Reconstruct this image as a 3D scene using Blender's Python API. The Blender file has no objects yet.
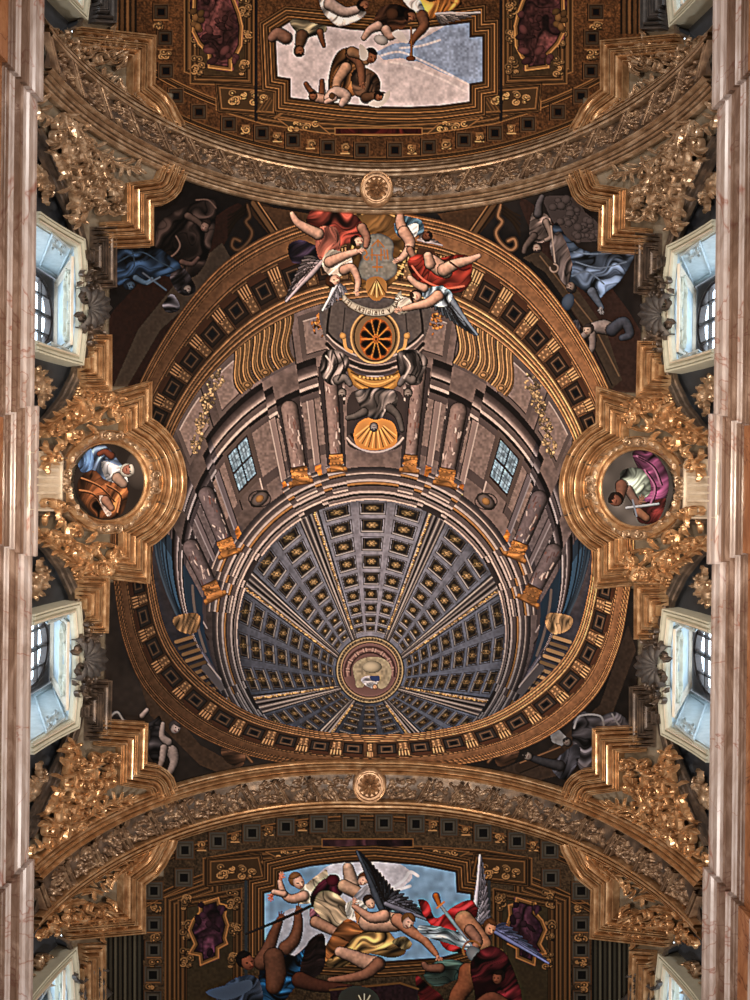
import math, random
import numpy as np
PI = math.pi
F = 720.0; VX, VY = 373.0, 487.0; ROLL = math.radians(0.67)
CR, SR = math.cos(ROLL), math.sin(ROLL)
W, H1, CAMZ = 6.3, 13.0, 1.6          # vault radius, springing above the camera, camera above the floor

def rect(x, y):                        # photograph px -> levelled px offsets from the zenith point
    ux, uy = x - VX, y - VY
    return ux*CR + uy*SR, -ux*SR + uy*CR

def sY(x, y):                          # photograph px -> (arc length across, metres along) on the vault
    dx, dy = rect(x, y)
    k = np.asarray(dx)/F
    disc = np.maximum(H1*H1 - (k*k+1)*(H1*H1-W*W), 0)
    Z = (H1 + np.sqrt(disc))/(k*k+1)
    a = np.arctan2(k*Z, Z-H1)
    return W*a, -np.asarray(dy)*Z/F

def P3(s, Y, d=0.0):                   # vault coordinates -> world
    a = s/W
    return -(W-d)*np.sin(a), Y, CAMZ + H1 + (W-d)*np.cos(a)

def sp(pts, closed=False, n=8):        # Catmull-Rom through points
    P = [tuple(p) for p in pts]
    m = len(P); out = []
    for i in range(m if closed else m-1):
        if closed: a, b, c, d = P[(i-1) % m], P[i], P[(i+1) % m], P[(i+2) % m]
        else: a, b, c, d = P[max(i-1, 0)], P[i], P[i+1], P[min(i+2, m-1)]
        for k in range(n):
            t = k/n
            out.append(tuple(0.5*((2*b[j]) + (-a[j]+c[j])*t + (2*a[j]-5*b[j]+4*c[j]-d[j])*t*t + (-a[j]+3*b[j]-3*c[j]+d[j])*t**3) for j in range(2)))
    if not closed: out.append(P[-1])
    return out

def arc(cx, cy, r, a0, a1, n=24, ry=None):
    ry = r if ry is None else ry
    return [(cx+r*math.cos(math.radians(a0+(a1-a0)*i/n)), cy+ry*math.sin(math.radians(a0+(a1-a0)*i/n))) for i in range(n+1)]

def offset(pts, d, closed=False):      # mitred parallel line; positive = to the left of travel (y up)
    n = len(pts); out = []
    for i in range(n):
        if closed: a, b, c = pts[(i-1) % n], pts[i], pts[(i+1) % n]
        else: a, b, c = pts[max(i-1, 0)], pts[i], pts[min(i+1, n-1)]
        u = (b[0]-a[0], b[1]-a[1]); v = (c[0]-b[0], c[1]-b[1])
        lu = math.hypot(*u); lv = math.hypot(*v)
        if lu < 1e-9: u, lu = v, lv
        if lv < 1e-9: v, lv = u, lu
        n1 = (-u[1]/lu, u[0]/lu); n2 = (-v[1]/lv, v[0]/lv)
        q = 1 + n1[0]*n2[0] + n1[1]*n2[1]
        q = max(q, 0.25)
        out.append((b[0]+d*(n1[0]+n2[0])/q, b[1]+d*(n1[1]+n2[1])/q))
    return out
# ------------------------------------------------------------------ the painter: brush strokes on the plaster
class Canvas:
    def __init__(c, x0, y0, x1, y1, S):
        c.x0, c.y0, c.S = x0, y0, S
        c.w = int((x1-x0)*S)+1; c.h = int((y1-y0)*S)+1
        c.rgb = np.zeros((c.h, c.w, 3), np.float32); c.idm = np.zeros((c.h, c.w), np.int32)
        c.lock = np.zeros((c.h, c.w), bool)
        xs = x0 + np.arange(c.w)/S; ys = y0 + np.arange(c.h)/S
        c.X, c.Y = np.meshgrid(xs.astype(np.float32), ys.astype(np.float32))
        c.R = np.random.RandomState(7)
        c.n1 = c.noise(14); c.n2 = c.noise(5); c.n3 = c.noise(40); c.n4 = c.noise(2.2)
        c.mask = None
    def noise(c, cell):
        gh, gw = int(c.h/(cell*c.S))+3, int(c.w/(cell*c.S))+3
        g = c.R.rand(gh, gw).astype(np.float32)*2-1
        fy = np.arange(c.h)/(cell*c.S); fx = np.arange(c.w)/(cell*c.S)
        iy, ix = fy.astype(int), fx.astype(int); ty, tx = fy-iy, fx-ix
        ty = ty*ty*(3-2*ty); tx = tx*tx*(3-2*tx)
        A = g[iy][:, ix]; B = g[iy][:, ix+1]; C_ = g[iy+1][:, ix]; D = g[iy+1][:, ix+1]
        return ((A*(1-tx)+B*tx)*(1-ty)[:, None] + (C_*(1-tx)+D*tx)*ty[:, None]).astype(np.float32)
    def fn(c, u, v):                             # smooth value noise at any coordinates
        if not hasattr(c, 'tab'): c.tab = np.random.RandomState(3).rand(97, 97).astype(np.float32)*2-1
        iu, iv = np.floor(u).astype(int), np.floor(v).astype(int); a, b = u-iu, v-iv; a = a*a*(3-2*a); b = b*b*(3-2*b)
        T = lambda p, q: c.tab[p % 97, q % 97]
        return (T(iu, iv)*(1-a)+T(iu+1, iv)*a)*(1-b)+(T(iu, iv+1)*(1-a)+T(iu+1, iv+1)*a)*b
    def win(c, xa, ya, xb, yb, pad=2):
        i0 = max(0, int((ya-pad-c.y0)*c.S)); i1 = min(c.h, int((yb+pad-c.y0)*c.S)+2)
        j0 = max(0, int((xa-pad-c.x0)*c.S)); j1 = min(c.w, int((xb+pad-c.x0)*c.S)+2)
        if i1 <= i0 or j1 <= j0: return None
        return (slice(i0, i1), slice(j0, j1))
    def put(c, sl, m, col, a=1.0, id=None):
        if c.mask is not None: m = m & c.mask[sl]
        v = c.rgb[sl]; k = np.asarray(m, np.float32)*a
        k = k[..., None]
        v *= (1-k); v += k*np.asarray(col, np.float32)
        if id is not None: c.idm[sl][m] = id
    def inpoly(c, pts, sl):
        X, Y = c.X[sl], c.Y[sl]; r = np.zeros(X.shape, bool)
        n = len(pts)
        for i in range(n):
            (ax, ay), (bx, by) = pts[i], pts[(i+1) % n]
            if ay == by: continue
            lo, hi = min(ay, by), max(ay, by)
            rows = np.nonzero((Y[:, 0] >= lo) & (Y[:, 0] < hi))[0]
            if not len(rows): continue
            ys = Y[rows, 0]; xc = ax + (ys-ay)*(bx-ax)/(by-ay)
            r[rows] ^= (X[rows] < xc[:, None])
        return r
    def box(c, pts, pad=2):
        xs = [p[0] for p in pts]; ys = [p[1] for p in pts]
        return c.win(min(xs), min(ys), max(xs), max(ys), pad)
    def dist(c, pts, sl, closed=False):
        X, Y = c.X[sl], c.Y[sl]; D = np.full(X.shape, 1e9, np.float32)
        n = len(pts)
        for i in range(n if closed else n-1):
            (ax, ay), (bx, by) = pts[i], pts[(i+1) % n]
            ux, uy = bx-ax, by-ay; L = ux*ux+uy*uy+1e-9
            t = np.clip(((X-ax)*ux+(Y-ay)*uy)/L, 0, 1)
            np.minimum(D, np.hypot(X-ax-t*ux, Y-ay-t*uy), out=D)
        return D
    def fill(c, pts, col, id=None, a=1.0, s=False, fold=None, edge=0.0, grain=0.0):
        if s: pts = sp(pts, True, 5)
        sl = c.box(pts)
        if sl is None: return
        m = c.inpoly(pts, sl); k = np.ones(m.shape, np.float32)
        if fold:                                   # (angle, wavelength, contrast)
            an, wl, ct = fold[:3]; ca, sa = math.cos(math.radians(an)), math.sin(math.radians(an))
            X, Y = c.X[sl], c.Y[sl]
            u = (X*ca+Y*sa+2.2*c.n1[sl]*wl*.45)/wl; w_ = (-X*sa+Y*ca+c.n3[sl]*9)/(wl*2.6)
            v = 1.5*c.fn(u*1.5, w_)+.75*c.fn(u*3.1+7, w_*1.6+3); v = v-.9*np.exp(-(c.fn(u*1.9+31, w_*.9+11)/.09)**2)+.55*np.clip(v-.35, 0, 1)
            k = k*(1+.85*ct*v)
        if edge: k = k*(1-edge*np.exp(-c.dist(pts, sl, True)/1.6))
        if grain: k = k*(1+grain*c.n4[sl])
        c.put(sl, m, np.clip(k, 0.1, 2.6)[..., None]*np.asarray(col, np.float32), a, id)
    def stroke(c, pts, w, col, a=1.0, id=None, closed=False):
        pts = list(pts)+([pts[0]] if closed else [])
        for i in range(len(pts)-1):
            (ax, ay), (bx, by) = pts[i], pts[i+1]
            sl = c.win(min(ax, bx), min(ay, by), max(ax, bx), max(ay, by), w)
            if sl is None: continue
            X, Y = c.X[sl], c.Y[sl]; ux, uy = bx-ax, by-ay; L = ux*ux+uy*uy+1e-9
            t = np.clip(((X-ax)*ux+(Y-ay)*uy)/L, 0, 1)
            D = np.hypot(X-ax-t*ux, Y-ay-t*uy)
            cov = np.clip((w*0.5-D)*c.S+0.5, 0, 1)
            if c.mask is not None: cov = cov*c.mask[sl]
            v = c.rgb[sl]; v *= (1-(cov*a)[..., None]); v += (cov*a)[..., None]*np.asarray(col, np.float32)
            if id is not None: c.idm[sl][cov > .5] = id
    def limb(c, pts, rad, col, id=None, lit=(-.45, -.6)):    # a tapered, rounded limb
        if len(pts) > 2: 
            q = sp(pts, False, 4); rr = []
            for i in range(len(q)):
                f = i/4; j = min(int(f), len(rad)-2); rr.append(rad[j]+(rad[j+1]-rad[j])*(f-j))
            pts, rad = q, rr
        mr = max(rad); sl = c.box(pts, mr+2)
        if sl is None: return
        X, Y = c.X[sl], c.Y[sl]; best = np.full(X.shape, 9.0, np.float32); gx = np.zeros_like(best); gy = np.zeros_like(best)
        for i in range(len(pts)-1):
            (ax, ay), (bx, by) = pts[i], pts[i+1]; ux, uy = bx-ax, by-ay; L = ux*ux+uy*uy+1e-9
            t = np.clip(((X-ax)*ux+(Y-ay)*uy)/L, 0, 1); r = rad[i]+(rad[i+1]-rad[i])*t
            vx, vy = (X-ax-t*ux)/r, (Y-ay-t*uy)/r; q = np.hypot(vx, vy); m = q < best
            best[m] = q[m]; gx[m] = vx[m]; gy[m] = vy[m]
        m = best < 1
        if mr > 1.8: c.put(sl, (best < 1+1.1/mr) & ~m, (26,18,16), .55)
        nz = np.sqrt(np.clip(1-best*best, 0, 1))
        k = 0.42+0.5*nz+0.42*np.clip(gx*lit[0]+gy*lit[1], -1, 1)+0.06*c.n4[sl]
        c.put(sl, m, np.clip(k, .12, 1.35)[..., None]*np.asarray(col, np.float32), 1, id)
    def ell(c, x, y, rx, ry, rot, col, id=None, sh=True):
        sl = c.win(x-rx-ry, y-rx-ry, x+rx+ry, y+rx+ry)
        if sl is None: return
        ca, sa = math.cos(math.radians(rot)), math.sin(math.radians(rot))
        X, Y = c.X[sl]-x, c.Y[sl]-y; u = (X*ca+Y*sa)/rx; v = (-X*sa+Y*ca)/ry; q = np.hypot(u, v)
        k = (0.5+0.5*np.sqrt(np.clip(1-q*q, 0, 1))-0.2*(X+Y)/(rx+ry)) if sh else np.ones_like(q)
        c.put(sl, q < 1, k[..., None]*np.asarray(col, np.float32), 1, id)
    def head(c, x, y, r, look, skin, hair, id=None, up=-90):    # look = facing angle, up = direction of the crown
        L = math.radians(look); U = math.radians(up)
        lx, ly, ux, uy = math.cos(L), math.sin(L), math.cos(U), math.sin(U)
        c.ell(x+ux*r*.25-lx*r*.3, y+uy*r*.25-ly*r*.3, r*1.12, r*1.05, up, hair, id)
        c.ell(x+lx*r*.15, y+ly*r*.15, r*1.0, r*.8, up, skin, id)
        c.ell(x+ux*r*.85-lx*r*.15, y+uy*r*.85-ly*r*.15, r*.4, r*.85, up, hair, id)
        dk = [v*.35 for v in skin]
        sx, sy = -uy, ux
        for s in (-.32, .32):
            c.ell(x+lx*r*.35+ux*r*.1+sx*s*r, y+ly*r*.35+uy*r*.1+sy*s*r, r*.17, r*.13, 0, dk, id, False)
        c.stroke([(x+lx*r*.4+ux*r*.1, y+ly*r*.4+uy*r*.1), (x+lx*r*.6-ux*r*.2, y+ly*r*.6-uy*r*.2)], r*.16, [min(255, v*1.15) for v in skin])
        c.stroke([(x+lx*r*.4-ux*r*.5-sx*r*.2, y+ly*r*.4-uy*r*.5-sy*r*.2), (x+lx*r*.4-ux*r*.5+sx*r*.2, y+ly*r*.4-uy*r*.5+sy*r*.2)], r*.16, [skin[0]*.7, skin[1]*.35, skin[2]*.35])
    def hand(c, x, y, ang, r, col, id=None):
        A = math.radians(ang)
        c.ell(x, y, r*.8, r*.6, ang, col, id)
        for k, l in ((-.5, 1.5), (-.17, 1.8), (.17, 1.75), (.5, 1.4)):
            c.limb([(x, y), (x+math.cos(A+k)*r*l, y+math.sin(A+k)*r*l)], [r*.26, r*.16], col, id)
        c.limb([(x, y), (x+math.cos(A+1.2)*r*1.2, y+math.sin(A+1.2)*r*1.2)], [r*.28, r*.18], col, id)
    def wing(c, root, tip, width, col, id=None, n=13, side=1):
        rx, ry = root; tx, ty = tip; L = math.hypot(tx-rx, ty-ry); ux, uy = (tx-rx)/L, (ty-ry)/L; nx, ny = -uy*side, ux*side
        P = lambda u, v: (rx+ux*L*u+nx*width*v, ry+uy*L*u+ny*width*v)
        c.fill([P(0, 0), P(.02, .3), P(.12, .92), P(.3, .78), P(.55, .5), P(.8, .25), P(1, .06)], [v*.62 for v in col], id)
        for row, (w0, ln, sh) in enumerate(((1.0, .62, .72), (.72, .5, .9), (.42, .36, 1.12))):
            for i in range(n):
                f = i/(n-1)
                a = P(.02+.55*f, .12+.05*f); b = P(min(1, .1+.9*f+.05), (1-f)**.8*w0+.03)
                q = [a, P((.02+.55*f+.1+.9*f)/2, ((1-f)*w0)/2+.16), b]
                if row and f > .8: continue
                if row: b = (a[0]+(b[0]-a[0])*ln/.62, a[1]+(b[1]-a[1])*ln/.62); q = [a, ((a[0]+b[0])/2, (a[1]+b[1])/2), b]
                k = sh*(1 if i % 2 else .74)
                c.limb(q, [width*.08, width*.115, width*.05], [v*k for v in col], id)
        c.limb([P(0, 0), P(.3, .0), P(.62, .05), P(1, .06)], [width*.12, width*.15, width*.09, 1], [min(255, v*1.15) for v in col], id)
    def lines(c, path, spec, closed=False, side=1, id=None):       # painted parallel mouldings: spec = [(width, colour)...]
        o = 0
        for w, col in spec:
            c.stroke(offset(path, side*(o+w/2), closed), w+.35, col, closed=closed, id=id); o += w
    def cloud(c, x, y, r, col, id=None, n=9, seed=1, flat=.6):
        R = random.Random(seed)
        for i in range(n):
            a = R.uniform(0, 6.28); q = r*R.uniform(.1, .9)
            rr = r*R.uniform(.3, .55)
            c.ell(x+math.cos(a)*q, y+math.sin(a)*q*flat, rr, rr*flat*1.1, R.uniform(-30, 30), [v*.97 for v in col], id)
IDS = [None]                                   # id -> (fresco key, part name, label or None, instance)
def pid(key, name, label=None):
    IDS.append((key, name, label)); return len(IDS)-1
S_CANVAS = 1.45
K = Canvas(96, -26, 652, 1030, S_CANVAS)
dxg, dyg = rect(K.X, K.Y)
OUT_R = [(0,-279),(80,-263),(140,-232),(182,-190),(222,-128),(250,-62),(260,0),(262,60),(257,108),(247,160),(223,209),(172,251),(100,275),(0,284)]
INN_R = [(0,-190),(60,-180),(115,-153),(160,-113),(190,-70),(206,-30),(215,20),(219,60),(217,98),(203,150),(173,190),(122,226),(62,243),(0,248)]
QC = (0.0, 27.0)
def polar_tab(pts):
    pts = sp(pts, False, 8); pts = [(p, q) for p, q in pts] + [(-p, q) for p, q in pts[-2:0:-1]]
    th = np.array([math.atan2(p-QC[0], -(q-QC[1])) for p, q in pts]); r = np.array([math.hypot(p-QC[0], q-QC[1]) for p, q in pts])
    o = np.argsort(th); th, r = th[o], r[o]
    th = np.concatenate([th-2*PI, th, th+2*PI]); r = np.concatenate([r, r, r]); return th, r
TO, TI = polar_tab(OUT_R), polar_tab(INN_R)
gth = np.arctan2(dxg-QC[0], -(dyg-QC[1])); gr = np.hypot(dxg-QC[0], dyg-QC[1])
RO = np.interp(gth, *TO); RI = np.interp(gth, *TI)
RT = (gr-RI)/(RO-RI)
def unrect(dx, dy): return VX+dx*CR-dy*SR, VY+dx*SR+dy*CR
def rimpt(th, t):                              # degrees from the top, 0..1 across the painted rim
    a = math.radians(th); a = (a+PI) % (2*PI)-PI
    r = np.interp(a, *TI)*(1-t)+np.interp(a, *TO)*t
    return unrect(QC[0]+r*math.sin(a), QC[1]-r*math.cos(a))
def lut(t, stops):                             # piecewise linear colour ramp
    xs = [s[0] for s in stops]; return np.stack([np.interp(t, xs, [s[1][k] for s in stops]) for k in range(3)], -1).astype(np.float32)
def ridges(stops, t0, t1, n, lo, hi):          # n painted mouldings between t0 and t1: dark groove, lit edge, mid
    w = (t1-t0)/n
    for i in range(n):
        a = t0+i*w; f = 1 if i % 2 else .8
        stops += [(a, lo), (a+w*.18, lo), (a+w*.24, [v*f for v in hi]), (a+w*.45, [v*f*.92 for v in hi]), (a+w*.55, [v*.6 for v in hi]), (a+w*.97, [v*.48 for v in hi])]
    return stops
sc = lambda c, k: [v*k for v in c]
# ---------------- the vault ground between the pictures and the arches
ARCH_IN = lambda x: None
bandU = dyg < -290
zg = (H1+np.sqrt(np.maximum(H1*H1-((dxg/F)**2+1)*(H1*H1-W*W), 0)))/((dxg/F)**2+1)
Yg = -dyg*zg/F
BAY = np.where(Yg > 7.9, 1, np.where(Yg < -7.9, 2, 0))
SPAN = np.abs(dxg) < np.where((np.abs(dyg) > 284) & (np.abs(dyg) < 392), 205, np.where((np.abs(dyg) > 236) & (np.abs(dyg) < 446) | (np.abs(dyg) < 98), 236, 266))
# =============================================================== pendentives (four corner pictures)
PEND = {}
for key, sx, sy in (('upper_left', -1, -1), ('upper_right', 1, -1), ('lower_left', -1, 1), ('lower_right', 1, 1)):
    m = (BAY == 0) & (dxg*sx >= 0) & (((dyg-20)*sy) > 0) & (RT > 1) & SPAN
    i = pid('pend_'+key, 'painted_ground'); PEND[key] = i
    base = {'upper_left': (26, 21, 20), 'upper_right': (38, 32, 31), 'lower_left': (42, 35, 32), 'lower_right': (38, 31, 28)}[key]
    K.rgb[m] = np.array(base, np.float32)*(1+.25*K.n3[m]+.1*K.n2[m])[:, None]
    K.idm[m] = i
pm = lambda key: (BAY == 0) & (RT > 1.0) & SPAN
K.mask = pm(0)
bronze = (92, 62, 40)
def plinth(t0, t1, a, b, col, key):            # a curved painted socle that follows the rim
    pts = [rimpt(a+(b-a)*i/12, t0) for i in range(13)]+[rimpt(b-(b-a)*i/12, t1) for i in range(13)]
    K.fill(pts, col, grain=.1)
    K.stroke([rimpt(a+(b-a)*i/12, t1) for i in range(13)], 1.2, [v*1.5 for v in col]); K.stroke([rimpt(a+(b-a)*i/12, t1-.06) for i in range(13)], 1.2, [v*.45 for v in col])
    pa = [rimpt(a+2+(b-a-4)*i/12, t0+.14) for i in range(13)]+[rimpt(b-2-(b-a-4)*i/12, t1-.14) for i in range(13)]
    K.stroke(pa, 1.1, [v*.5 for v in col], closed=True)
K.fill([(100,330),(205,225),(240,215),(150,362),(118,420),(100,420)], (44,25,20), s=True, grain=.1)
K.fill([(640,330),(560,230),(520,205),(590,345),(615,395),(640,400)], (58,38,33), s=True, grain=.1)
K.fill([(118,420),(128,385),(160,330),(205,290),(233,262),(222,243),(180,278),(138,330),(112,390)], (62,50,42), s=False, grain=.08)
K.fill([(523,258),(545,272),(590,335),(610,390),(622,380),(606,330),(568,276),(540,250)], (66,52,42), grain=.08)
K.stroke([(531,262),(585,330),(612,385)], 1.3, (30,22,18)); K.stroke([(540,256),(592,322),(619,376)], 1.3, (105,80,60))
K.fill([(120,620),(150,715),(200,765),(250,785),(250,772),(200,745),(163,700),(130,640)], (64,47,36), grain=.1)
K.fill([(628,625),(600,705),(548,750),(500,770),(500,790),(560,775),(610,720),(636,650)], (58,44,36), grain=.1)
for a, b in (((183,706),(238,748)), ((560,752),(520,768))):
    K.stroke([a, b], 10, (52,38,30)); K.stroke([(a[0], a[1]-5), (b[0], b[1]-5)], 1, (120,85,60)); K.stroke([(a[0], a[1]+5), (b[0], b[1]+5)], 1, (20,14,12))
# panelled strips behind the arch at the crown
for sx in (-1, 1):
    mx = lambda x: x if sx < 0 else 748-x
    K.fill([(mx(252),200),(mx(270),206),(mx(300),232),(mx(272),238),(mx(250),212)], (58,38,24))
    K.stroke([(mx(253),203),(mx(277),238)], 4, (96,66,42)); K.stroke([(mx(258),202),(mx(281),236)], 1, (150,105,68)); K.stroke([(mx(249),203),(mx(273),238)], 1, (30,20,15))
    K.fill([(mx(262),206),(mx(310),214),(mx(296),232),(mx(285),236)], (78,52,34), grain=.1)
    # volute
    c = (140,98,68) if sx > 0 else (84,58,40)
    pth = sp([(mx(247),205),(mx(250),216),(mx(246),222),(mx(252),232),(mx(248),242),(mx(238),250),(mx(232),246),(mx(234),239),(mx(240),241)], False, 6)
    K.stroke(pth, 5, [v*.55 for v in c]); K.stroke(pth, 2, c)
    for q in range(6):
        K.stroke(sp([(mx(228),236-q*4),(mx(236),222-q*2),(mx(246),214-q*2)], False, 5), 1.6, [v*(.3+.05*(q % 2)) for v in c])
for sx in (-1, 1):
    mx = lambda x: x if sx < 0 else 740-x
    c = (112,78,54)
    pth = sp([(mx(252),762),(mx(246),754),(mx(250),748),(mx(240),742),(mx(228),742),(mx(224),748),(mx(231),750)], False, 6)
    K.stroke(pth, 4, [v*.5 for v in c]); K.stroke(pth, 1.6, c)
    K.fill([(mx(222),748),(mx(244),750),(mx(242),766),(mx(226),762)], (74,50,36), s=True, fold=(80,6,.3))
# figures of the corner pictures (monochrome painting)
i = pid('pend_upper_left', 'painted_figure', 'dark robed painted figure')
g = (40, 31, 29)
K.fill([(160,222),(188,205),(214,200),(215,226),(206,262),(190,278),(166,262),(155,246)], g, i, s=True, fold=(35,12,.6), edge=.5)
K.limb([(188,216),(198,222),(206,230)], [3.4,2.6,2.2], (88,68,62), i)
K.stroke(sp([(176,236),(180,246),(172,256),(160,258)], False, 6), 1.4, (92,72,66)); K.stroke(sp([(196,200),(208,200),(216,208)], False, 6), 1.2, (88,68,62))
K.head(205,226,4.6, 120,(118,90,82),(50,36,32),i, up=-60)
K.limb([(182,262),(192,264),(198,258)], [2.6,2.2,1.8], (84,62,58), i)
i = pid('pend_upper_left', 'painted_figure', 'painted figure in a deep blue robe')
bl = (23, 36, 55)
K.fill([(117,248),(150,246),(168,254),(182,268),(178,284),(166,276),(146,280),(132,278),(117,284)], bl, i, s=True, fold=(62,9,.75), edge=.4)
K.stroke(sp([(118,262),(140,252),(160,262),(180,272)], False, 6), 1.1, (40,58,80)); K.stroke(sp([(122,280),(134,266),(132,250)], False, 6), 1.1, (38,55,76))
K.head(130,285,4.8, 60,(58,76,100),(28,38,54),i, up=150); K.limb([(136,278),(146,283),(152,279)], [3,2.2,1.8], (70,92,120), i)
K.stroke([(143,273),(166,290)], 1.7, (66,76,94)); K.stroke([(147,284),(160,277)], 1.6, (76,90,110))
K.fill([(170,276),(182,268),(190,276),(196,290),(186,296),(176,290)], (40,36,40), i, s=True, fold=(50,6,.7)); K.head(187,289,4.4, 70,(110,98,96),(40,38,42),i, up=120)
K.fill([(163,304),(172,294),(180,306),(176,312),(166,312)], (52,50,56), i, s=True, fold=(80,5,.8))
i = pid('pend_upper_right', 'painted_cloud')
K.fill([(545,197),(575,198),(585,212),(598,224),(599,240),(570,240),(556,226),(548,212)], (70,60,60), i, s=True)
for (x, y, r) in ((560,205,11),(572,214,12),(585,226,11),(566,222,9),(594,236,8),(580,236,9)): K.cloud(x, y, r*.9, (86,74,74), i, 9, x, .8)
i = pid('pend_upper_right', 'painted_figure', 'painted figure in a slate blue robe')
K.fill([(556,222),(568,238),(590,252),(634,248),(622,278),(606,292),(596,300),(580,288),(566,280),(556,262),(550,240)], (70,84,108), i, s=True, fold=(70,11,.6), edge=.35)
K.fill([(550,246),(560,232),(572,262),(568,284),(560,278)], (98,86,86), i, s=True, fold=(10,7,.4))
for l in ([(574,252),(592,254),(630,252)],[(576,262),(600,268),(626,262)],[(572,276),(588,272),(604,284)]): K.stroke(sp(l, False, 6), 1.3, (92,108,134))
K.limb([(592,292),(598,302),(602,308)], [4.5,3,2], (92,100,120), i); K.hand(601,309,80,3,(128,120,124),i)
K.head(571,287,4.8, 200,(128,110,104),(52,46,48),i, up=120)
K.ell(568,302,6,9,20,(72,84,106),i)
i = pid('pend_upper_right', 'painted_angel', 'small grey painted angel with a crook')
K.fill([(533,212),(548,216),(552,232),(544,242),(530,238)], (104,88,84), i, s=True, fold=(60,6,.5)); K.limb([(538,214),(539,204),(542,197)], [4,3,2.4], (92,84,88), i)
K.limb([(546,222),(551,236),(546,240)], [3,2.2,1.8], (140,118,110), i); K.limb([(534,236),(526,246),(524,252)], [3.4,2.6,2], (96,80,76), i)
K.head(537,248,4.6, 100,(150,126,116),(60,48,46),i, up=80)
K.stroke([(551,226),(555,262)], 1.3, (150,130,122)); K.stroke(arc(554,268,4,-90,190,14), 1.3, (140,118,108))
i = pid('pend_upper_right', 'painted_cherub', 'grey painted cherub reclining on the plinth')
K.limb([(592,328),(604,327),(612,330)], [5,7,6], (140,124,122), i); K.limb([(612,330),(624,322),(630,334),(622,338)], [6,5,4,3], (72,74,88), i)
K.limb([(592,334),(592,348),(585,356)], [3.6,3,2.4], (132,114,110), i); K.limb([(586,334),(578,342),(584,354)], [3.4,2.8,2.2], (132,114,110), i)
K.fill([(570,324),(578,320),(580,330),(573,334)], (84,76,82), i, s=True, fold=(20,4,.5)); K.head(588,330,5, 170,(158,134,122),(66,54,52),i, up=-100)
i = pid('pend_lower_left', 'painted_figure', 'grey painted nude seated figure')
g = (138,122,120)
K.fill([(107,718),(118,710),(130,722),(150,722),(160,716),(164,740),(158,764),(148,752),(148,728),(107,730)], (60,56,60), i, s=True, fold=(75,9,.6), edge=.4)
K.stroke(sp([(108,720),(117,712),(126,722),(146,724)], False, 6), 1.8, (120,118,122))
K.limb([(166,748),(172,752),(174,762),(170,772)], [5,6,4,3], g, i); K.limb([(168,742),(162,736),(163,724)], [4,3,2], g, i); K.limb([(164,748),(162,760),(160,766)], [3.6,3,2.2], g, i)
K.head(175,728,5.4, 30,g,(66,58,58),i, up=-50)
K.limb([(142,716),(147,710)], [2.5,2], g, i)
i = pid('pend_lower_right', 'painted_figure', 'painted figure under a dark slate cloak')
K.fill([(572,726),(582,712),(600,716),(616,712),(634,728),(612,732),(596,732),(594,766),(582,772),(574,750)], (56,54,60), i, s=True, fold=(70,10,.6), edge=.4)
K.fill([(552,770),(556,760),(576,744),(580,756),(566,780)], (48,48,56), i, s=True, fold=(40,7,.7))
K.stroke(sp([(574,728),(580,716),(600,716),(604,728)], False, 6), 1.8, (118,116,122)); K.stroke(sp([(612,714),(620,726),(631,729)], False, 6), 1.6, (112,110,116))
K.limb([(560,766),(544,762),(532,758)], [5,4,3], (58,56,62), i); K.head(528,756,4.6, 190,(118,106,102),(46,40,40),i, up=200)
K.fill([(549,730),(558,729),(567,738),(562,746),(552,742)], (108,106,110), i, grain=.1); K.head(567,742,4.4, 220,(110,98,94),(46,42,44),i, up=-120)
K.mask = None
# =============================================================== the painted rim (cornice with coffers)
m = (BAY == 0) & (RT > 0) & (RT <= 1)
RIM = pid('dome', 'painted_cornice')
hi, lo = (208,146,98), (46,27,18)
st = ridges([], 0, .22, 4, lo, hi)+[(.221, lo), (.235, (112,74,48)), (.60, (112,74,48)), (.605, lo)]
st = ridges(st, .61, .70, 2, lo, (170,116,76))+[(.701, (140,94,62)), (.83, (128,84,54))]
st = ridges(st, .831, 1.0, 4, lo, (184,124,80))
col = lut(RT, st)
tt = np.degrees(gth)
warm = np.ones_like(RT)
side = 1-.34*np.clip(-np.sin(gth)*1.3, 0, 1)-.12*(np.clip(-np.cos(gth), 0, 1))        # rim colour darker on the left and towards the bottom
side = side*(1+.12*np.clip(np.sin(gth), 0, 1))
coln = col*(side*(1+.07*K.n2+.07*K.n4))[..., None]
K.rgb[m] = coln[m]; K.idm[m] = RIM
K.mask = m
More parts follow.
